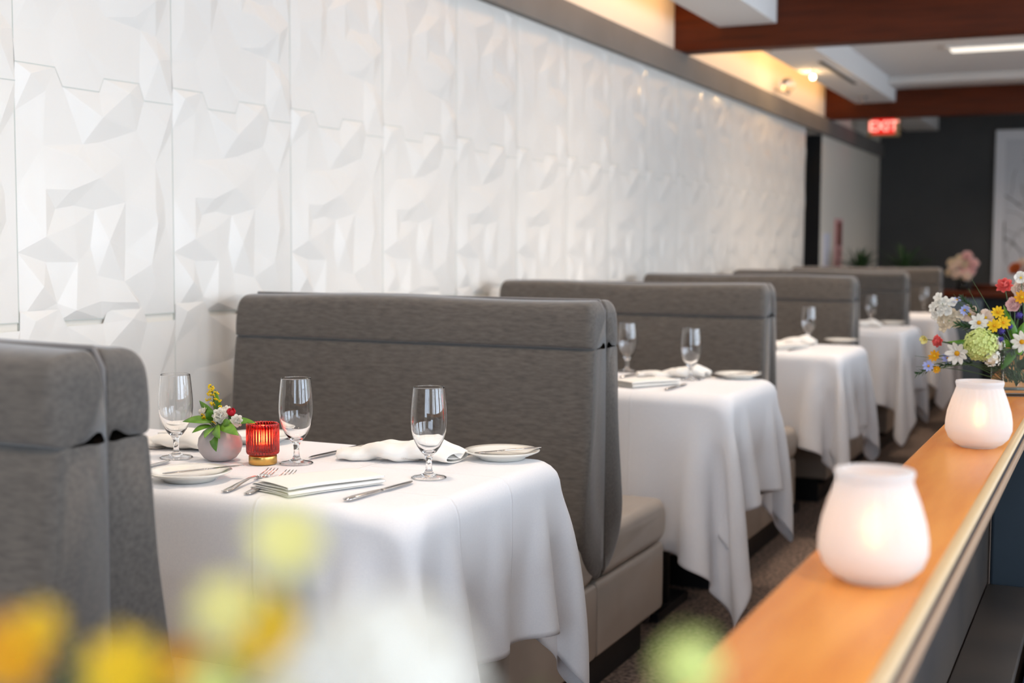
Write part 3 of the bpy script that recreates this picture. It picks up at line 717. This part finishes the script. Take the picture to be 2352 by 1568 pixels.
def flower(name, label, root, head, d, kind, size, cols, group, bend=(0, 0, 0), sr=.0012, sd=0, cat='flower'):
    root = Vector(root); head = Vector(head) - root
    t = thing(name, label, cat, root, 0, group)
    z0 = Vector((0, 0, 0)); random.seed(sd + int(size * 1e5))
    stem(t, z0, head - Vector(d).normalized() * size * .1, sr, bend)
    fr = frame(d); mb = MB(); D = fr[2]
    if kind == 'daisy':
        n = 9
        for k in range(n): petal_into(mb, head, fr, 2 * PI * k / n + random.uniform(-.1, .1), size, size * .52, .25 + random.uniform(-.1, .15), inner=size * .12)
        mb.build('petals', MT[cols[0]], t, solid=.0002)
        MB().ball(head + D * size * .10, size * .24, 12, (1, 1, 1)).build('flower_centre', MT[cols[1]], t)
    elif kind == 'wide':
        n = 5
        for k in range(n): petal_into(mb, head, fr, 2 * PI * k / n + random.uniform(-.1, .1), size, size * 1.05, .55, .4, inner=size * .03)
        mb.build('petals', MT[cols[0]], t, solid=.0002)
        MB().ball(head + D * size * .18, size * .16, 10).build('flower_centre', MT[cols[1]], t)
    elif kind == 'carnation':
        for ring in range(5):
            n = 8 - ring; c = .15 + ring * .28
            for k in range(n): petal_into(mb, head + D * size * .05 * ring, fr, 2 * PI * k / n + ring * .5 + random.uniform(-.15, .15), size * (1 - ring * .10), size * .75, c, 1.6)
        mb.build('petals', MT[cols[0]], t, solid=.0002)
        MB().lathe([(.0001, 0), (.18 * size, .05 * size), (.28 * size, .5 * size), (.2 * size, .6 * size)], 10).build('calyx', MT['stem'], t)
        cx = kids(t)[-1]; cx.matrix_local = Matrix.Translation(head - D * size * .5) @ D.to_track_quat('Z', 'Y').to_matrix().to_4x4()
    elif kind == 'globe':
        n = int(cols[2]) if len(cols) > 2 else 70
        for k in range(n):
            ph = math.acos(1 - 2 * (k + .5) / n); th = k * 2.399963
            q = Vector((math.sin(ph) * math.cos(th), math.sin(ph) * math.sin(th), math.cos(ph))); c = head + q * size * random.uniform(.86, 1.04)
            f2 = frame(q + Vector((random.uniform(-.3, .3), random.uniform(-.3, .3), random.uniform(-.3, .3))))
            a0 = random.uniform(0, 1.5); s2 = size * (.27 if n < 100 else .20)
            for j in range(4): petal_into(mb, c, f2, a0 + j * PI / 2, s2, s2 * 1.0, .35)
        mb.build('florets', MT[cols[0]], t, solid=.0002)
        MB().ball(head, size * .78, 16).build('flower_core', MT[cols[1]], t)
    elif kind == 'bud':
        for k in range(5): petal_into(mb, head, fr, 2 * PI * k / 5, size, size * .8, 1.35, .3, inner=size * .15)
        mb.build('petals', MT[cols[0]], t, solid=.0003)
        MB().ball(head - D * size * .12, size * .38, 10, (1, 1, 1.3)).build('calyx', MT['stem'], t)
    elif kind == 'cluster':
        n = 9
        for k in range(n):
            q = Vector((random.uniform(-1, 1), random.uniform(-1, 1), random.uniform(-1, 1))).normalized()
            q = (Vector((math.cos(k * 2.4), 0, math.sin(k * 2.4))) * (.25 + .08 * k) + D * .25); c = head + q * size; f2 = frame(q * .7 + D)
            for j in range(5): petal_into(mb, c, f2, j * 2 * PI / 5 + k, size * .44, size * .42, .3)
        mb.build('petals', MT[cols[0]], t, solid=.0002)
        m2 = MB()
        for k in range(5): m2.tube(curve(head - D * size * .2, head + Vector((random.uniform(-.6, .6), random.uniform(-.6, .6), random.uniform(-.2, .6))) * size, n=3), .0007, 5)
        m2.build('flower_centre', MT[cols[1]], t)
    elif kind == 'rose':
        for ring in range(6):
            n = 6 - ring // 2; c = .3 + ring * .24
            for k in range(n): petal_into(mb, head, fr, 2 * PI * k / n + ring * .6, size * (1 - ring * .11), size * 1.0, c, .25)
        mb.build('petals', MT[cols[0]], t, solid=.0003)
        MB().ball(head - D * size * .1, size * .3, 10).build('calyx', MT['stem'], t)
    return t
def leaf_blade(mb, base, tip, W, normal, fold=.15, droop=.0):
    base, tip, nrm = Vector(base), Vector(tip), Vector(normal).normalized(); ax = tip - base; side = ax.cross(nrm).normalized(); v = []
    nu = 9
    for i in range(nu):
        u = i / (nu - 1); w2 = W * (math.sin(PI * (u ** .85)) ** .85) / 2 if 0 < u < 1 else 0.0003
        c = base + ax * u + nrm * (math.sin(PI * u) * ax.length * .08 - droop * u * u)
        v += [c + side * w2 + nrm * w2 * fold, c, c - side * w2 + nrm * w2 * fold]
    mb.add(v, grid_faces(nu, 3))
def leaves(name, label, root, specs, group=None, m='leaf', cat='foliage', sr=.0011):
    """specs: list of (base, tip, width, normal); bases hang on stems from the root"""
    root = Vector(root); t = thing(name, label, cat, root, 0, group); st = MB(); pt = []
    for (b_, tp, W, nr) in specs:
        b_, tp = Vector(b_) - root, Vector(tp) - root
        if b_.length > .004: st.tube(curve((0, 0, 0), b_, (0, 0, .004), 5), sr, 5)
        mb = MB(); leaf_blade(mb, b_, tp, W, nr); mb.build('leaf', MT[m], t, solid=.0003)
    if st.v: st.build('stem', MT['stem'], t)
    return t
def sprig(name, label, root, head, n, L, m, group, bend=(0, 0, 0), cat='foliage', r=.0010):
    root = Vector(root); hd = Vector(head) - root; t = thing(name, label, cat, root, 0, group)
    cv = curve((0, 0, 0), hd, bend, 14); MB().tube(cv, [r * (1.3 - .7 * i / 14) for i in range(15)], 6).build('stem', MT['stem'], t)
    mb = MB(); random.seed(int(abs(hd.x) * 1e4))
    for k in range(n):
        u = .45 + .55 * k / n; i = min(13, int(u * 14)); p = cv[i].lerp(cv[i + 1], u * 14 - i); ax = (cv[i + 1] - cv[i]).normalized(); fr = frame(ax); a = k * 2.4
        o = (fr[0] * math.cos(a) + fr[1] * math.sin(a)) * .75 + ax * .8
        leaf_blade(mb, p, p + o.normalized() * L, L * .22, ax)
    tag(mb.build('needle_leaves', MT[m], t), kind='stuff')
    return t

# little stone vase with flowers on the nearest table
V0 = Vector(F1(506, 1056)); V0.z = CT
vz = tag(MB().lathe([(.00005, .0), (.022, .0), (.033, .006), (.042, .018), (.0455, .032), (.043, .047), (.034, .060), (.022, .068), (.0165, .070), (.0145, .067), (.020, .060), (.034, .050), (.038, .034), (.030, .012), (.00005, .008)], 56, V0).build('stone_vase', MT['concrete']), 'small round mauve stone vase of flowers beside the red candle', 'vase')
VM = V0 + Vector((0, 0, .052)); vy = V0.y
G = 'flowers in the small stone vase'
def A(px, py, dy=0): return F(px, py, vy + dy)
cd = Vector((.45, -1, .35))
flower('white_carnation', 'white carnation at the middle of the stone vase bouquet, largest one', VM, A(506, 955, -.012), cd, 'carnation', .017, ('pwhite',), G, sd=1)
flower('white_carnation', 'white carnation at the right of the stone vase bouquet, below the red bud', VM, A(543, 966, -.01), (1, -.8, .2), 'carnation', .014, ('pwhite',), G, sd=2)
flower('white_carnation', 'white carnation at the left of the stone vase bouquet, behind the leaves', VM, A(470, 946, .012), (-.5, -.7, .6), 'carnation', .013, ('pwhite',), G, sd=3)
flower('white_carnation', 'small white carnation behind the middle one in the stone vase', VM, A(520, 944, .012), (.3, -.6, .9), 'carnation', .012, ('pwhite',), G, sd=4)
flower('red_carnation_bud', 'crimson carnation bud at the upper right of the stone vase bouquet', VM, A(530, 953, -.004), (.35, -.2, .9), 'bud', .014, ('pred',), G)
def goldenrod(label, root, head, n, spread, sd):
    random.seed(sd); root = Vector(root); hd = Vector(head) - root; t = thing('goldenrod_sprig', label, 'flower', root, 0, G)
    cv = curve((0, 0, 0), hd, (0.004, 0, 0), 12); s = MB().tube(cv, .0011, 6); bl = MB()
    for k in range(n):
        u = .5 + .5 * (k + .5) / n; p = Vector((0, 0, 0)).lerp(hd, u); a = k * 2.4
        q = p + Vector((math.cos(a), math.sin(a) * .6, .35)) * spread * (1.15 - .8 * (u - .5) * 2) 
        s.tube([p, p.lerp(q, .5) + Vector((0, 0, .001)), q], .0005, 5)
        for j in range(7): bl.ball(q + Vector((random.uniform(-1, 1), random.uniform(-1, 1), random.uniform(-.7, .7))) * .0042, random.uniform(.0013, .0023), 6)
    s.build('stem', MT['stem'], t); bl.build('blossom', MT['pgoldenrod'], t)
goldenrod('tall yellow goldenrod sprig rising from the stone vase', VM, A(484, 886, 0), 13, .014, 1)
goldenrod('short yellow goldenrod sprig at the left of the stone vase bouquet', VM, A(462, 952, -.01), 4, .008, 2)
lv = [((-.012, -.01, .026), A(419, 968, -.03), .030, (0, -.5, 1)), ((-.01, -.012, .020), A(441, 994, -.045), .022, (0, -.6, 1)), ((-.004, -.012, .018), A(470, 1006, -.06), .020, (0, -.6, .8)),
      ((0.0, -.014, .018), A(497, 1037, -.055), .024, (0, -1, .3)), ((0, -.012, .022), A(505, 1007, -.06), .022, (0, -1, .5)), ((.008, -.012, .022), A(548, 1000, -.05), .026, (0.2, -.8, .8)),
      ((.014, -.002, .024), A(588, 971, 0.0), .022, (0, -.7, 1)), ((-.006, -.004, .030), A(476, 942, -.03), .026, (.4, -1, .1)), ((0, .01, .03), A(494, 894, .02), .022, (0, -1, .1)), ((-.01, .01, .03), A(458, 920, .02), .018, (0, -1, .2)), ((.01, -.01, .02), A(530, 968, -.03), .020, (.2, -1, .5))]
leaves('leaf_foliage', 'glossy green leaves spreading from the small stone vase', VM, [(VM + Vector(b_), tp, W * .95, nr) for b_, tp, W, nr in lv], G)

# red ribbed candle glass
K0 = Vector(F1(604, 1064)); K0.z = CT
rc = thing('red_candle_holder', 'ribbed red glass candle holder on a gold base, candle lit', 'candle holder', K0)
MB().lathe([(.00005, 0), (.027, 0), (.0285, .0015), (.0285, .016), (.0275, .018), (.00005, .018)], 48).build('gold_base', MT['gold'], rc)
ribs = lambda a, z: 1 + .022 * math.cos(a * 34)
out = [(.00005, .0185), (.027, .0185), (.031, .021), (.0325, .025), (.0325, .076), (.0325, .080), (.0325, .0825), (.0318, .0832)]; inn = [(.0302, .0832), (.0296, .0825), (.0295, .080), (.0294, .078), (.0294, .030), (.026, .026), (.00005, .0255)]
v_ = MB(); n = 272
v_.lathe(out, n, rf=lambda a, z: (1 + .030 * math.cos(a * 34)) if .02 < z < .081 else 1.0); v_.lathe(inn, n)
# close the rim
k1, k2 = len(out), len(inn); o1 = n * k1
v_.f += [(i * k1 + k1 - 1, ((i + 1) % n) * k1 + k1 - 1, o1 + ((i + 1) % n) * k2, o1 + i * k2) for i in range(n)]; v_.m += [0] * n
v_.build('ribbed_glass', MT['redglass'], rc)
MB().lathe([(.00005, .026), (.018, .026), (.018, .038), (.016, .0395), (.00005, .039)], 32).build('candle', MT['wax'], rc)
MB().lathe([(.00005, .040), (.005, .043), (.0075, .049), (.006, .057), (.003, .063), (.00005, .068)], 14).build('flame', MT['redflame'], rc)
light('red_candle_light', 'POINT', tuple(K0 + Vector((0, 0, .056))), .02, (1, .55, .2), .006)

# ---------------------------------------------------------------- counter
CZ = .86
co = thing('counter', 'long honey wood counter top running beside the booths', 'counter', (-.23, 0, 0))
boxo('countertop', (-.075, -1.0, CZ - .035), (.062, 11.4, CZ), MT['wood'], co, bevel=.004, seg=3)
MB().tube([(.064, -1.0, CZ - .009), (.064, 11.4, CZ - .009)], .0085, 20).build('nosing', MT['nosing'], co)
MB().box((.050, -1.0, CZ - .034), (.067, 11.4, CZ - .017)).build('nosing_groove', MT['nosingdark'], co, False, bevel=.002)
boxo('lower_nosing', (.04, -1.0, CZ - .052), (.071, 11.4, CZ - .034), mat('tan_wood_strip', sl(170, 138, 110), .45), co, bevel=.004)
boxo('half_wall', (-.06, -1.0, 0), (-.02, 11.4, CZ - .035), MT['darkbrown'], co)
dc = thing('dark_cabinet', 'low dark brown cabinet behind the counter at the lower right', 'cabinet', (-.205, 1.9, 0))
boxo('cabinet_body', (-.04, -1.3, 0), (.055, 1.19, .43), MT['darkbrown'], dc, bevel=.005); boxo('cabinet_top', (-.043, -1.3, .43), (.059, 1.19, .45), MT['darkbrown'], dc, bevel=.003)
tag(boxo('navy_partition', (-.245, 3.10, 0), (.9, 3.16, .80), MT['navy'], bevel=.008), 'dark navy upholstered partition at the right edge under the counter', 'partition')
bs = thing('blue_bench', 'strip of blue upholstered bench at the bottom right corner', 'bench', (.2, 2.0, 0))
boxo('bench_seat', (-.335, -1.0, .32), (.3, 1.0, .44), MT['blue'], bs, bevel=.02, seg=4); boxo('bench_base', (-.32, -.98, 0), (.28, .98, .32), MT['navy'], bs)
fc = thing('far_counter', 'dark wood counter crossing the room beyond the last booth', 'counter', (-.6, 11.8, 0))
boxo('countertop', (-1.75, -.38, CZ - .045), (3.6, .25, CZ), MT['mahog'], fc, bevel=.004); boxo('counter_front', (-1.7, -.2, 0), (3.6, .2, CZ - .045), MT['plinth'], fc)
boxo('raised_ledge', (-.55, .02, CZ), (3.6, .25, CZ + .05), MT['mahog'], fc, bevel=.003)
tag(boxo('blue_grey_panel', (-1.28, 11.37, 0), (-1.02, 11.41, .80), mat('blue_grey', sl(96, 112, 126), .5)), 'blue grey panel below the dark far counter', 'panel')

# frosted white candle holders
def make_frost():
    t = thing('white_candle_holder', '', 'candle holder')
    o_ = [(.00005, .0), (.030, .0), (.034, .003), (.040, .006), (.050, .016), (.0555, .030), (.0555, .044), (.0525, .062), (.0465, .082), (.0405, .098), (.0385, .104), (.0395, .108), (.0405, .112), (.0395, .115)]
    i_ = [(.0355, .115), (.0350, .104), (.0385, .094), (.0445, .078), (.0500, .060), (.0528, .044), (.0525, .032), (.045, .017), (.03, .009), (.00005, .008)]
    def rf(a, z): return 1 + (.006 * math.cos(a * 26) if .045 < z < .104 else 0)
    prof = []
    pr = o_ + i_
    # refine the profile for the ribs
    q = []
    for j in range(len(pr) - 1):
        for k in range(3): u = k / 3; q.append((pr[j][0] + (pr[j + 1][0] - pr[j][0]) * u, pr[j][1] + (pr[j + 1][1] - pr[j][1]) * u))
    q.append(pr[-1]); h = len(o_) * 3
    MB().lathe(q, 156, rf=rf).build('frosted_glass', MT['frost'], t)
    MB().lathe([(.00005, .010), (.019, .010), (.019, .030), (.00005, .030)], 24).build('candle', MT['wax'], t)
    MB().lathe([(.00005, .032), (.007, .038), (.011, .048), (.009, .062), (.004, .074), (.00005, .080)], 14).build('flame', MT['flame'], t)
    return t
c1 = Vector((-.222, 1.365, CZ)); c2 = Vector((-.214, 2.385, CZ))
for c_, lb in ((c1, 'frosted white glass candle holder on the counter, nearer and blurred'), (c2, 'frosted white glass candle holder on the counter, farther, in front of the flower vase')):
    place('w', make_frost, 'candle holder', c_, .3, lb, 'frosted candle holders on the counter')
    light('candle_light', 'POINT', tuple(c_ + Vector((0, 0, .058))), .035, (1, .78, .56), .012)

# glass vase of mixed flowers on the counter
VC = Vector((-.215, 3.30, CZ))
gv = thing('glass_vase', 'square clear glass vase of mixed flowers on the counter', 'vase', VC, .35)
def sq(mb, h, z0, z1, h2=None):
    h2 = h2 or h
    mb.add([(-h, -h, z0), (h, -h, z0), (h, h, z0), (-h, h, z0), (-h2, -h2, z1), (h2, -h2, z1), (h2, h2, z1), (-h2, h2, z1)], [(0, 3, 2, 1), (4, 5, 6, 7), (0, 1, 5, 4), (1, 2, 6, 5), (2, 3, 7, 6), (3, 0, 4, 7)])
g_ = MB(); H = .048; Hi = .043; z0, z1, z2 = 0, .014, .115
vs = [(s * H * 1.0, u * H, z) for z in (z0, z2) for s, u in ((-1, -1), (1, -1), (1, 1), (-1, 1))] + [(s * Hi, u * Hi, z) for z in (z1, z2) for s, u in ((-1, -1), (1, -1), (1, 1), (-1, 1))]
fs = [(0, 3, 2, 1)] + [(i, (i + 1) % 4, 4 + (i + 1) % 4, 4 + i) for i in range(4)] + [(8, 9, 10, 11)] + [(8 + (i + 1) % 4, 8 + i, 12 + i, 12 + (i + 1) % 4) for i in range(4)] + [(4 + i, 4 + (i + 1) % 4, 12 + (i + 1) % 4, 12 + i) for i in range(4)]
g_.add(vs, fs).build('vase_glass', MT['vaseglass'], gv, False, bevel=.0015)
VR = VC + Vector((0, 0, .03)); G2 = 'mixed flowers in the glass vase on the counter'; VY = VC.y
def B(px, py, dy=0): return F(px, py, VY + dy)
def root(i): return VC + Vector((.022 * math.cos(i * 2.4), .022 * math.sin(i * 2.4), .03))
fl = [  # name, label, px, py, dy, direction, kind, size, cols
 ('hydrangea', 'round lime green hydrangea head low at the front of the glass vase', 2252, 792, -.07, (-.1, -1, .3), 'globe', .036, ('plime', 'plime', 130)),
 ('hydrangea', 'small white hydrangea cluster below the lime one, over the vase rim', 2278, 822, -.07, (0, -1, 0), 'globe', .019, ('pwhite', 'pcream', 26)),
 ('hydrangea', 'white hydrangea florets right of the lime hydrangea', 2290, 790, -.05, (0, -1, .2), 'globe', .018, ('pwhite', 'pcream', 24)),
 ('freesia', 'white freesia cluster at the upper left of the counter bouquet', 2165, 705, -.02, (-.5, -1, .3), 'cluster', .030, ('pwhite', 'leaf')),
 ('freesia', 'cream freesia cluster just below the white one on the left', 2182, 732, -.01, (-.3, -1, .2), 'cluster', .030, ('pcream', 'leaf')),
 ('cosmos', 'pale pink cosmos at the centre of the counter bouquet, left one', 2228, 724, -.01, (-.3, -1, .5), 'wide', .026, ('ppeach', 'pyellow')),
 ('daisy', 'white daisy with yellow centre above the lime hydrangea', 2249, 741, -.05, (-.1, -1, .1), 'daisy', .021, ('pwhite', 'pgold')),
 ('cosmos', 'pale cosmos right behind the white daisy above the hydrangea', 2264, 730, .0, (.1, -1, .3), 'wide', .022, ('ppeach', 'pyellow')),
 ('yellow_daisy', 'yellow daisy highest of three above the lime hydrangea', 2292, 717, -.04, (0, -1, .2), 'daisy', .014, ('pyellow', 'pgold')),
 ('yellow_daisy', 'yellow daisy touching the top of the lime hydrangea', 2284, 748, -.06, (-.2, -1, .2), 'daisy', .015, ('pyellow', 'pgold')),
 ('yellow_daisy', 'yellow daisy rightmost of three above the lime hydrangea', 2305, 741, -.05, (.3, -1, .2), 'daisy', .015, ('pyellow', 'pgold')),
 ('coral_poppy', 'coral poppy on a tall stem at the top of the counter bouquet', 2307, 658, .0, (-.1, -.7, .7), 'carnation', .021, ('pcoral',)),
 ('coral_carnation', 'coral carnation sticking out at the left of the counter bouquet', 2156, 783, -.06, (-.8, -.8, .1), 'carnation', .016, ('pcoral',)),
 ('white_poppy', 'white poppy at the very top right of the counter bouquet', 2345, 638, -.02, (0, -1, .2), 'wide', .017, ('pwhite', 'pyellow')),
 ('yellow_daisy', 'yellow flower under the white poppy at the right edge', 2347, 683, -.02, (0, -1, .3), 'daisy', .016, ('pgold', 'pyellow')),
 ('pink_rose', 'pale pink rose at the right part of the counter bouquet', 2330, 700, .0, (-.3, -1, .3), 'rose', .020, ('ppink',)),
 ('peach_rose', 'large peach rose behind, at the right edge of the picture', 2352, 665, .06, (0, -1, .2), 'rose', .030, ('ppeach',)),
 ('violet_bloom', 'small violet bloom near the pink rose', 2341, 724, -.03, (0, -1, .2), 'globe', .0085, ('pviolet', 'pviolet', 16)),
 ('violet_bloom', 'violet bloom between the hydrangea and the green leaves', 2300, 760, -.05, (0, -1, .2), 'globe', .0085, ('pviolet', 'pviolet', 16)),
 ('violet_bloom', 'violet bloom below the rightmost yellow daisy', 2320, 750, -.04, (0, -1, .2), 'globe', .0070, ('pviolet', 'pviolet', 16)),
 ('violet_bloom', 'violet bloom resting on the right side of the hydrangea', 2299, 779, -.08, (0, -1, .2), 'globe', .0070, ('pviolet', 'pviolet', 16)),
 ('daisy', 'long petalled white daisy at the lower left of the vase mouth', 2199, 811, -.08, (-.3, -1, -.1), 'daisy', .026, ('pwhite', 'pgold')),
 ('daisy', 'long petalled white daisy cut by the right edge of the picture', 2348, 785, -.05, (-.3, -1, .1), 'daisy', .024, ('pwhite', 'pgold')),
 ('yellow_bell', 'pale yellow flower farthest out on the left of the counter bouquet', 2124, 779, -.06, (-.4, -1, -.2), 'wide', .012, ('ppale', 'pyellow')),
 ('yellow_daisy', 'golden flower below the coral carnation', 2147, 818, -.06, (-.4, -1, .5), 'daisy', .014, ('pgold', 'pyellow')),
 ('blue_daisy', 'pale blue daisy at the lower left tip of the bouquet', 2133, 840, -.06, (-.2, -1, 0), 'daisy', .013, ('pblue', 'pgold')),
 ('yellow_daisy', 'small golden flower at the lower left beside the blue daisy', 2151, 848, -.06, (.2, -1, -.2), 'daisy', .009, ('pgold', 'pyellow')),
 ('blue_daisy', 'pale blue flower at the upper left beside the needle sprig', 2198, 690, -.02, (-.2, -.4, .9), 'daisy', .013, ('pblue', 'pgold')),
 ('blue_daisy', 'pale blue flower just right of the needle sprig', 2215, 712, -.03, (.6, -1, 0), 'daisy', .012, ('pblue', 'pgold')),
 ('blue_daisy', 'pale blue flower low behind the long petalled daisy', 2177, 822, -.03, (-.2, -1, 0), 'daisy', .013, ('pblue', 'pgold')),
]
for i, (nm, lb, px, py, dy, d, kd, sz, cl) in enumerate(fl):
    hd = B(px, py, dy); flower(nm, lb, root(i), hd, d, kd, sz, cl, G2, bend=((hd.x - VC.x) * .05, 0, .025), sr=.0011, sd=i)
for i, (px, py, lb, n, L) in enumerate(((2108, 857, 'needle leaved sprig reaching to the lower left of the bouquet', 46, .015), (2209, 684, 'needle leaved sprig standing at the upper left of the bouquet', 46, .014), (2200, 745, 'needle leaved sprig in the middle left of the bouquet', 46, .018))):
    sprig('rosemary_sprig', lb, root(i + 3), B(px, py, -.05), n + 20, L * 1.15, 'darkleaf', G2, bend=(0, 0, .035))
for i, (px, py, lb) in enumerate(((2232, 641, 'thin grass blade, tallest, leaning left above the bouquet'), (2224, 662, 'thin grass blade just left of the tallest one'), (2190, 675, 'short upright grass blade over the white freesia'), (2101, 817, 'thin grass blade pointing left, the upper of two'), (2104, 842, 'thin grass blade pointing left, the lower of two'))):
    rt = root(i); t = thing('grass_blade', lb, 'foliage', rt, 0, G2); hd = B(px, py, -.03) - rt
    MB().tube(curve((0, 0, 0), hd, (0, 0, .01), 10), [.0014 - .0001 * k for k in range(11)], 5).build('blade', MT['stem'], t)
random.seed(3)
spc = []
for k in range(16):
    a = random.uniform(0, 6.28); b_ = VC + Vector((.02 * math.cos(a), .02 * math.sin(a), random.uniform(.03, .10))); e = b_ + Vector((math.cos(a) * .035, math.sin(a) * .035, random.uniform(-.01, .03)))
    e.x = max(VC.x - .036, min(VC.x + .036, e.x)); e.y = max(VC.y - .036, min(VC.y + .036, e.y)); spc.append((b_, e, .024, (math.cos(a), math.sin(a), .4)))
leaves('leaf_foliage', 'dark green leaves packed inside the glass vase', VC + Vector((0, 0, .02)), spc, G2, 'darkleaf')
spc = [(VC + Vector((.0, -.01, .11)), B(*q, dy), w_, (0, -1, .4)) for q, dy, w_ in (((2175, 785), -.05, .020), ((2186, 800), -.06, .02), ((2335, 770), -.04, .024), ((2320, 725), -.02, .018), ((2345, 815), -.06, .020), ((2215, 770), -.03, .02), ((2325, 790), -.05, .024), ((2352, 740), -.02, .022), ((2305, 700), .02, .016), ((2300, 850), -.06, .02), ((2240, 760), .0, .02))]
leaves('leaf_foliage', 'green leaves fanning out above the rim of the glass vase', VC + Vector((0, 0, .06)), spc, G2, 'leaf')

# out-of-focus bouquet close to the lens, standing on the same counter
NV = Vector((-.225, .335, CZ))
nv = thing('small_vase', 'small clear vase on the counter holding the blurred yellow and white flowers', 'vase', NV)
MB().lathe([(.00005, 0), (.028, 0), (.030, .003), (.030, .083), (.0298, .085), (.0277, .085), (.0275, .083), (.0275, .008), (.00005, .007)], 40).build('vase_glass', MT['vaseglass'], nv)
G3 = 'blurred flowers at the bottom edge of the picture'
near = [('yellow_daisy', 'pale yellow blurred flower in front of the nearest tablecloth, topmost', 662, 1240, .42, 'daisy', .0115, ('ppale', 'ppale')),
        ('yellow_daisy', 'pale yellow blurred flower below and left of the topmost one', 520, 1400, .42, 'daisy', .0105, ('ppale', 'ppale')),
        ('yellow_daisy', 'golden blurred flower in front of the tablecloth, below the topmost', 602, 1448, .42, 'daisy', .0125, ('pyellow', 'pgold')),
        ('yellow_daisy', 'golden blurred flower at the bottom left corner', 30, 1500, .42, 'daisy', .012, ('pgold', 'pgold')),
        ('yellow_daisy', 'yellow blurred flower at the bottom left, in front of the booth', 285, 1540, .42, 'daisy', .012, ('pyellow', 'pyellow')),
        ('yellow_daisy', 'orange yellow blurred flower at the bottom beside the booth edge', 430, 1545, .42, 'daisy', .009, ('pgold', 'pgold')),
        ('yellow_daisy', 'dull yellow blurred flower at the left bottom, over the booth back', 95, 1440, .42, 'daisy', .007, ('pyellow', 'pgold')),
        ('hydrangea', 'large white blurred hydrangea at the bottom centre', 885, 1570, .36, 'globe', .0235, ('pwhite', 'pwhite', 60)),
        ('hydrangea', 'white blurred hydrangea head right of the largest one', 690, 1610, .38, 'globe', .013, ('pwhite', 'ppale', 40)),
        ('yellow_green_bloom', 'yellow green blurred bloom beside the counter edge', 1583, 1530, .45, 'globe', .0105, ('plime', 'plime', 30)),
        ('yellow_green_bloom', 'yellow green blurred bloom at the bottom under the golden flower', 490, 1580, .40, 'globe', .008, ('plime', 'plime', 24))]
for i, (nm, lb, px, py, dd, kd, sz, cl) in enumerate(near):
    rt = NV + Vector((.015 * math.cos(i * 2.4), .015 * math.sin(i * 2.4), .02)); dd *= .86; hd = FD(px, py, dd)
    flower(nm, lb, rt, hd, (.4, -.9, .3), kd, sz * .88, cl, G3, bend=(0, 0, .02), sr=.0012, sd=40 + i)
leaves('leaf_foliage', 'blurred green leaves among the flowers at the bottom edge', NV + Vector((0, 0, .03)), [(NV + Vector((0, 0, .09)), FD(px, py, .36), .010, (0, -1, .3)) for px, py in ((620, 1330), (340, 1490), (560, 1520), (180, 1550), (1250, 1590))], G3, 'leaf')

# ---------------------------------------------------------------- far things
def palm(loc, lb, R_, n, sd):
    random.seed(sd); t = thing('potted_plant', lb, 'plant', loc, 0, 'green plants on the far counter')
    MB().lathe([(.00005, 0), (.06, 0), (.08, .12), (.085, .13), (.07, .13), (.00005, .12)], 24).build('pot', MT['plinth'], t)
    mb = MB()
    for k in range(n):
        a = random.uniform(0, 6.28); e = random.uniform(.25, 1.2); L = R_ * random.uniform(.7, 1.1)
        p0 = Vector((0, 0, .12)); tip = p0 + Vector((math.cos(a) * math.cos(e), math.sin(a) * math.cos(e), math.sin(e))) * L
        pr = None; cv = curve(p0, tip, (0, 0, L * .14), 6)
        side = Vector((-math.sin(a), math.cos(a), 0)); v = []
        for i, c_ in enumerate(cv): w_ = .011 * math.sin(PI * (.12 + .86 * i / 6)); v += [c_ + side * w_, c_ + Vector((0, 0, -.003)), c_ - side * w_]
        mb.add(v, grid_faces(7, 3))
    tag(mb.build('fronds', MT['darkleaf'], t, solid=.0005), kind='stuff')
palm((-2.12, 11.95, CZ), 'green spiky potted plant left of the corner, behind the last booth', .27, 60, 1)
palm((-1.73, 11.95, CZ), 'dark green potted plant against the charcoal wall, behind the last booth', .30, 60, 2)
def far_bouquet(loc, lb, sd, n, cols, R_):
    vt_ = tag(MB().lathe([(.00005, 0), (.045, 0), (.047, .10), (.044, .10), (.042, .008), (.00005, .007)], 24, loc).build('glass_vase', MT['vaseglass']), lb, 'vase')
    random.seed(sd); L = Vector(loc)
    for k in range(n):
        a = k * 2.4; rr = R_ * math.sqrt((k + .5) / n); q = L + Vector((rr * math.cos(a), rr * .5 * math.cos(a * 1.7), .20 + rr * .9 * math.sin(a)))
        c_ = cols[k % len(cols)]
        flower(c_[0], c_[1], L + Vector((0, 0, .03)), q, (math.cos(a) * .5, -1, .5), 'rose', c_[3], (c_[2],), c_[4], sr=.003, sd=k)
far_bouquet((-1.21, 11.62, CZ), 'clear vase of pale roses on the far counter', 1, 13, [('cream_rose', 'cream rose in the vase on the far counter', 'pcream', .045, 'cream roses in the far vase'), ('peach_rose', 'peach rose in the vase on the far counter', 'ppeach', .045, 'peach roses in the far vase'), ('pink_rose', 'dusty pink rose in the vase on the far counter', 'ppink', .05, 'pink roses in the far vase')], .11)
far_bouquet((-.70, 11.62, CZ), 'clear vase of orange flowers on the far counter at the right edge', 4, 6, [('orange_rose', 'orange rose in the far vase at the right edge', 'porange', .06, 'orange roses in the far right vase'), ('peach_rose', 'peach rose in the far vase at the right edge', 'ppeach', .05, 'peach roses in the far right vase')], .10)
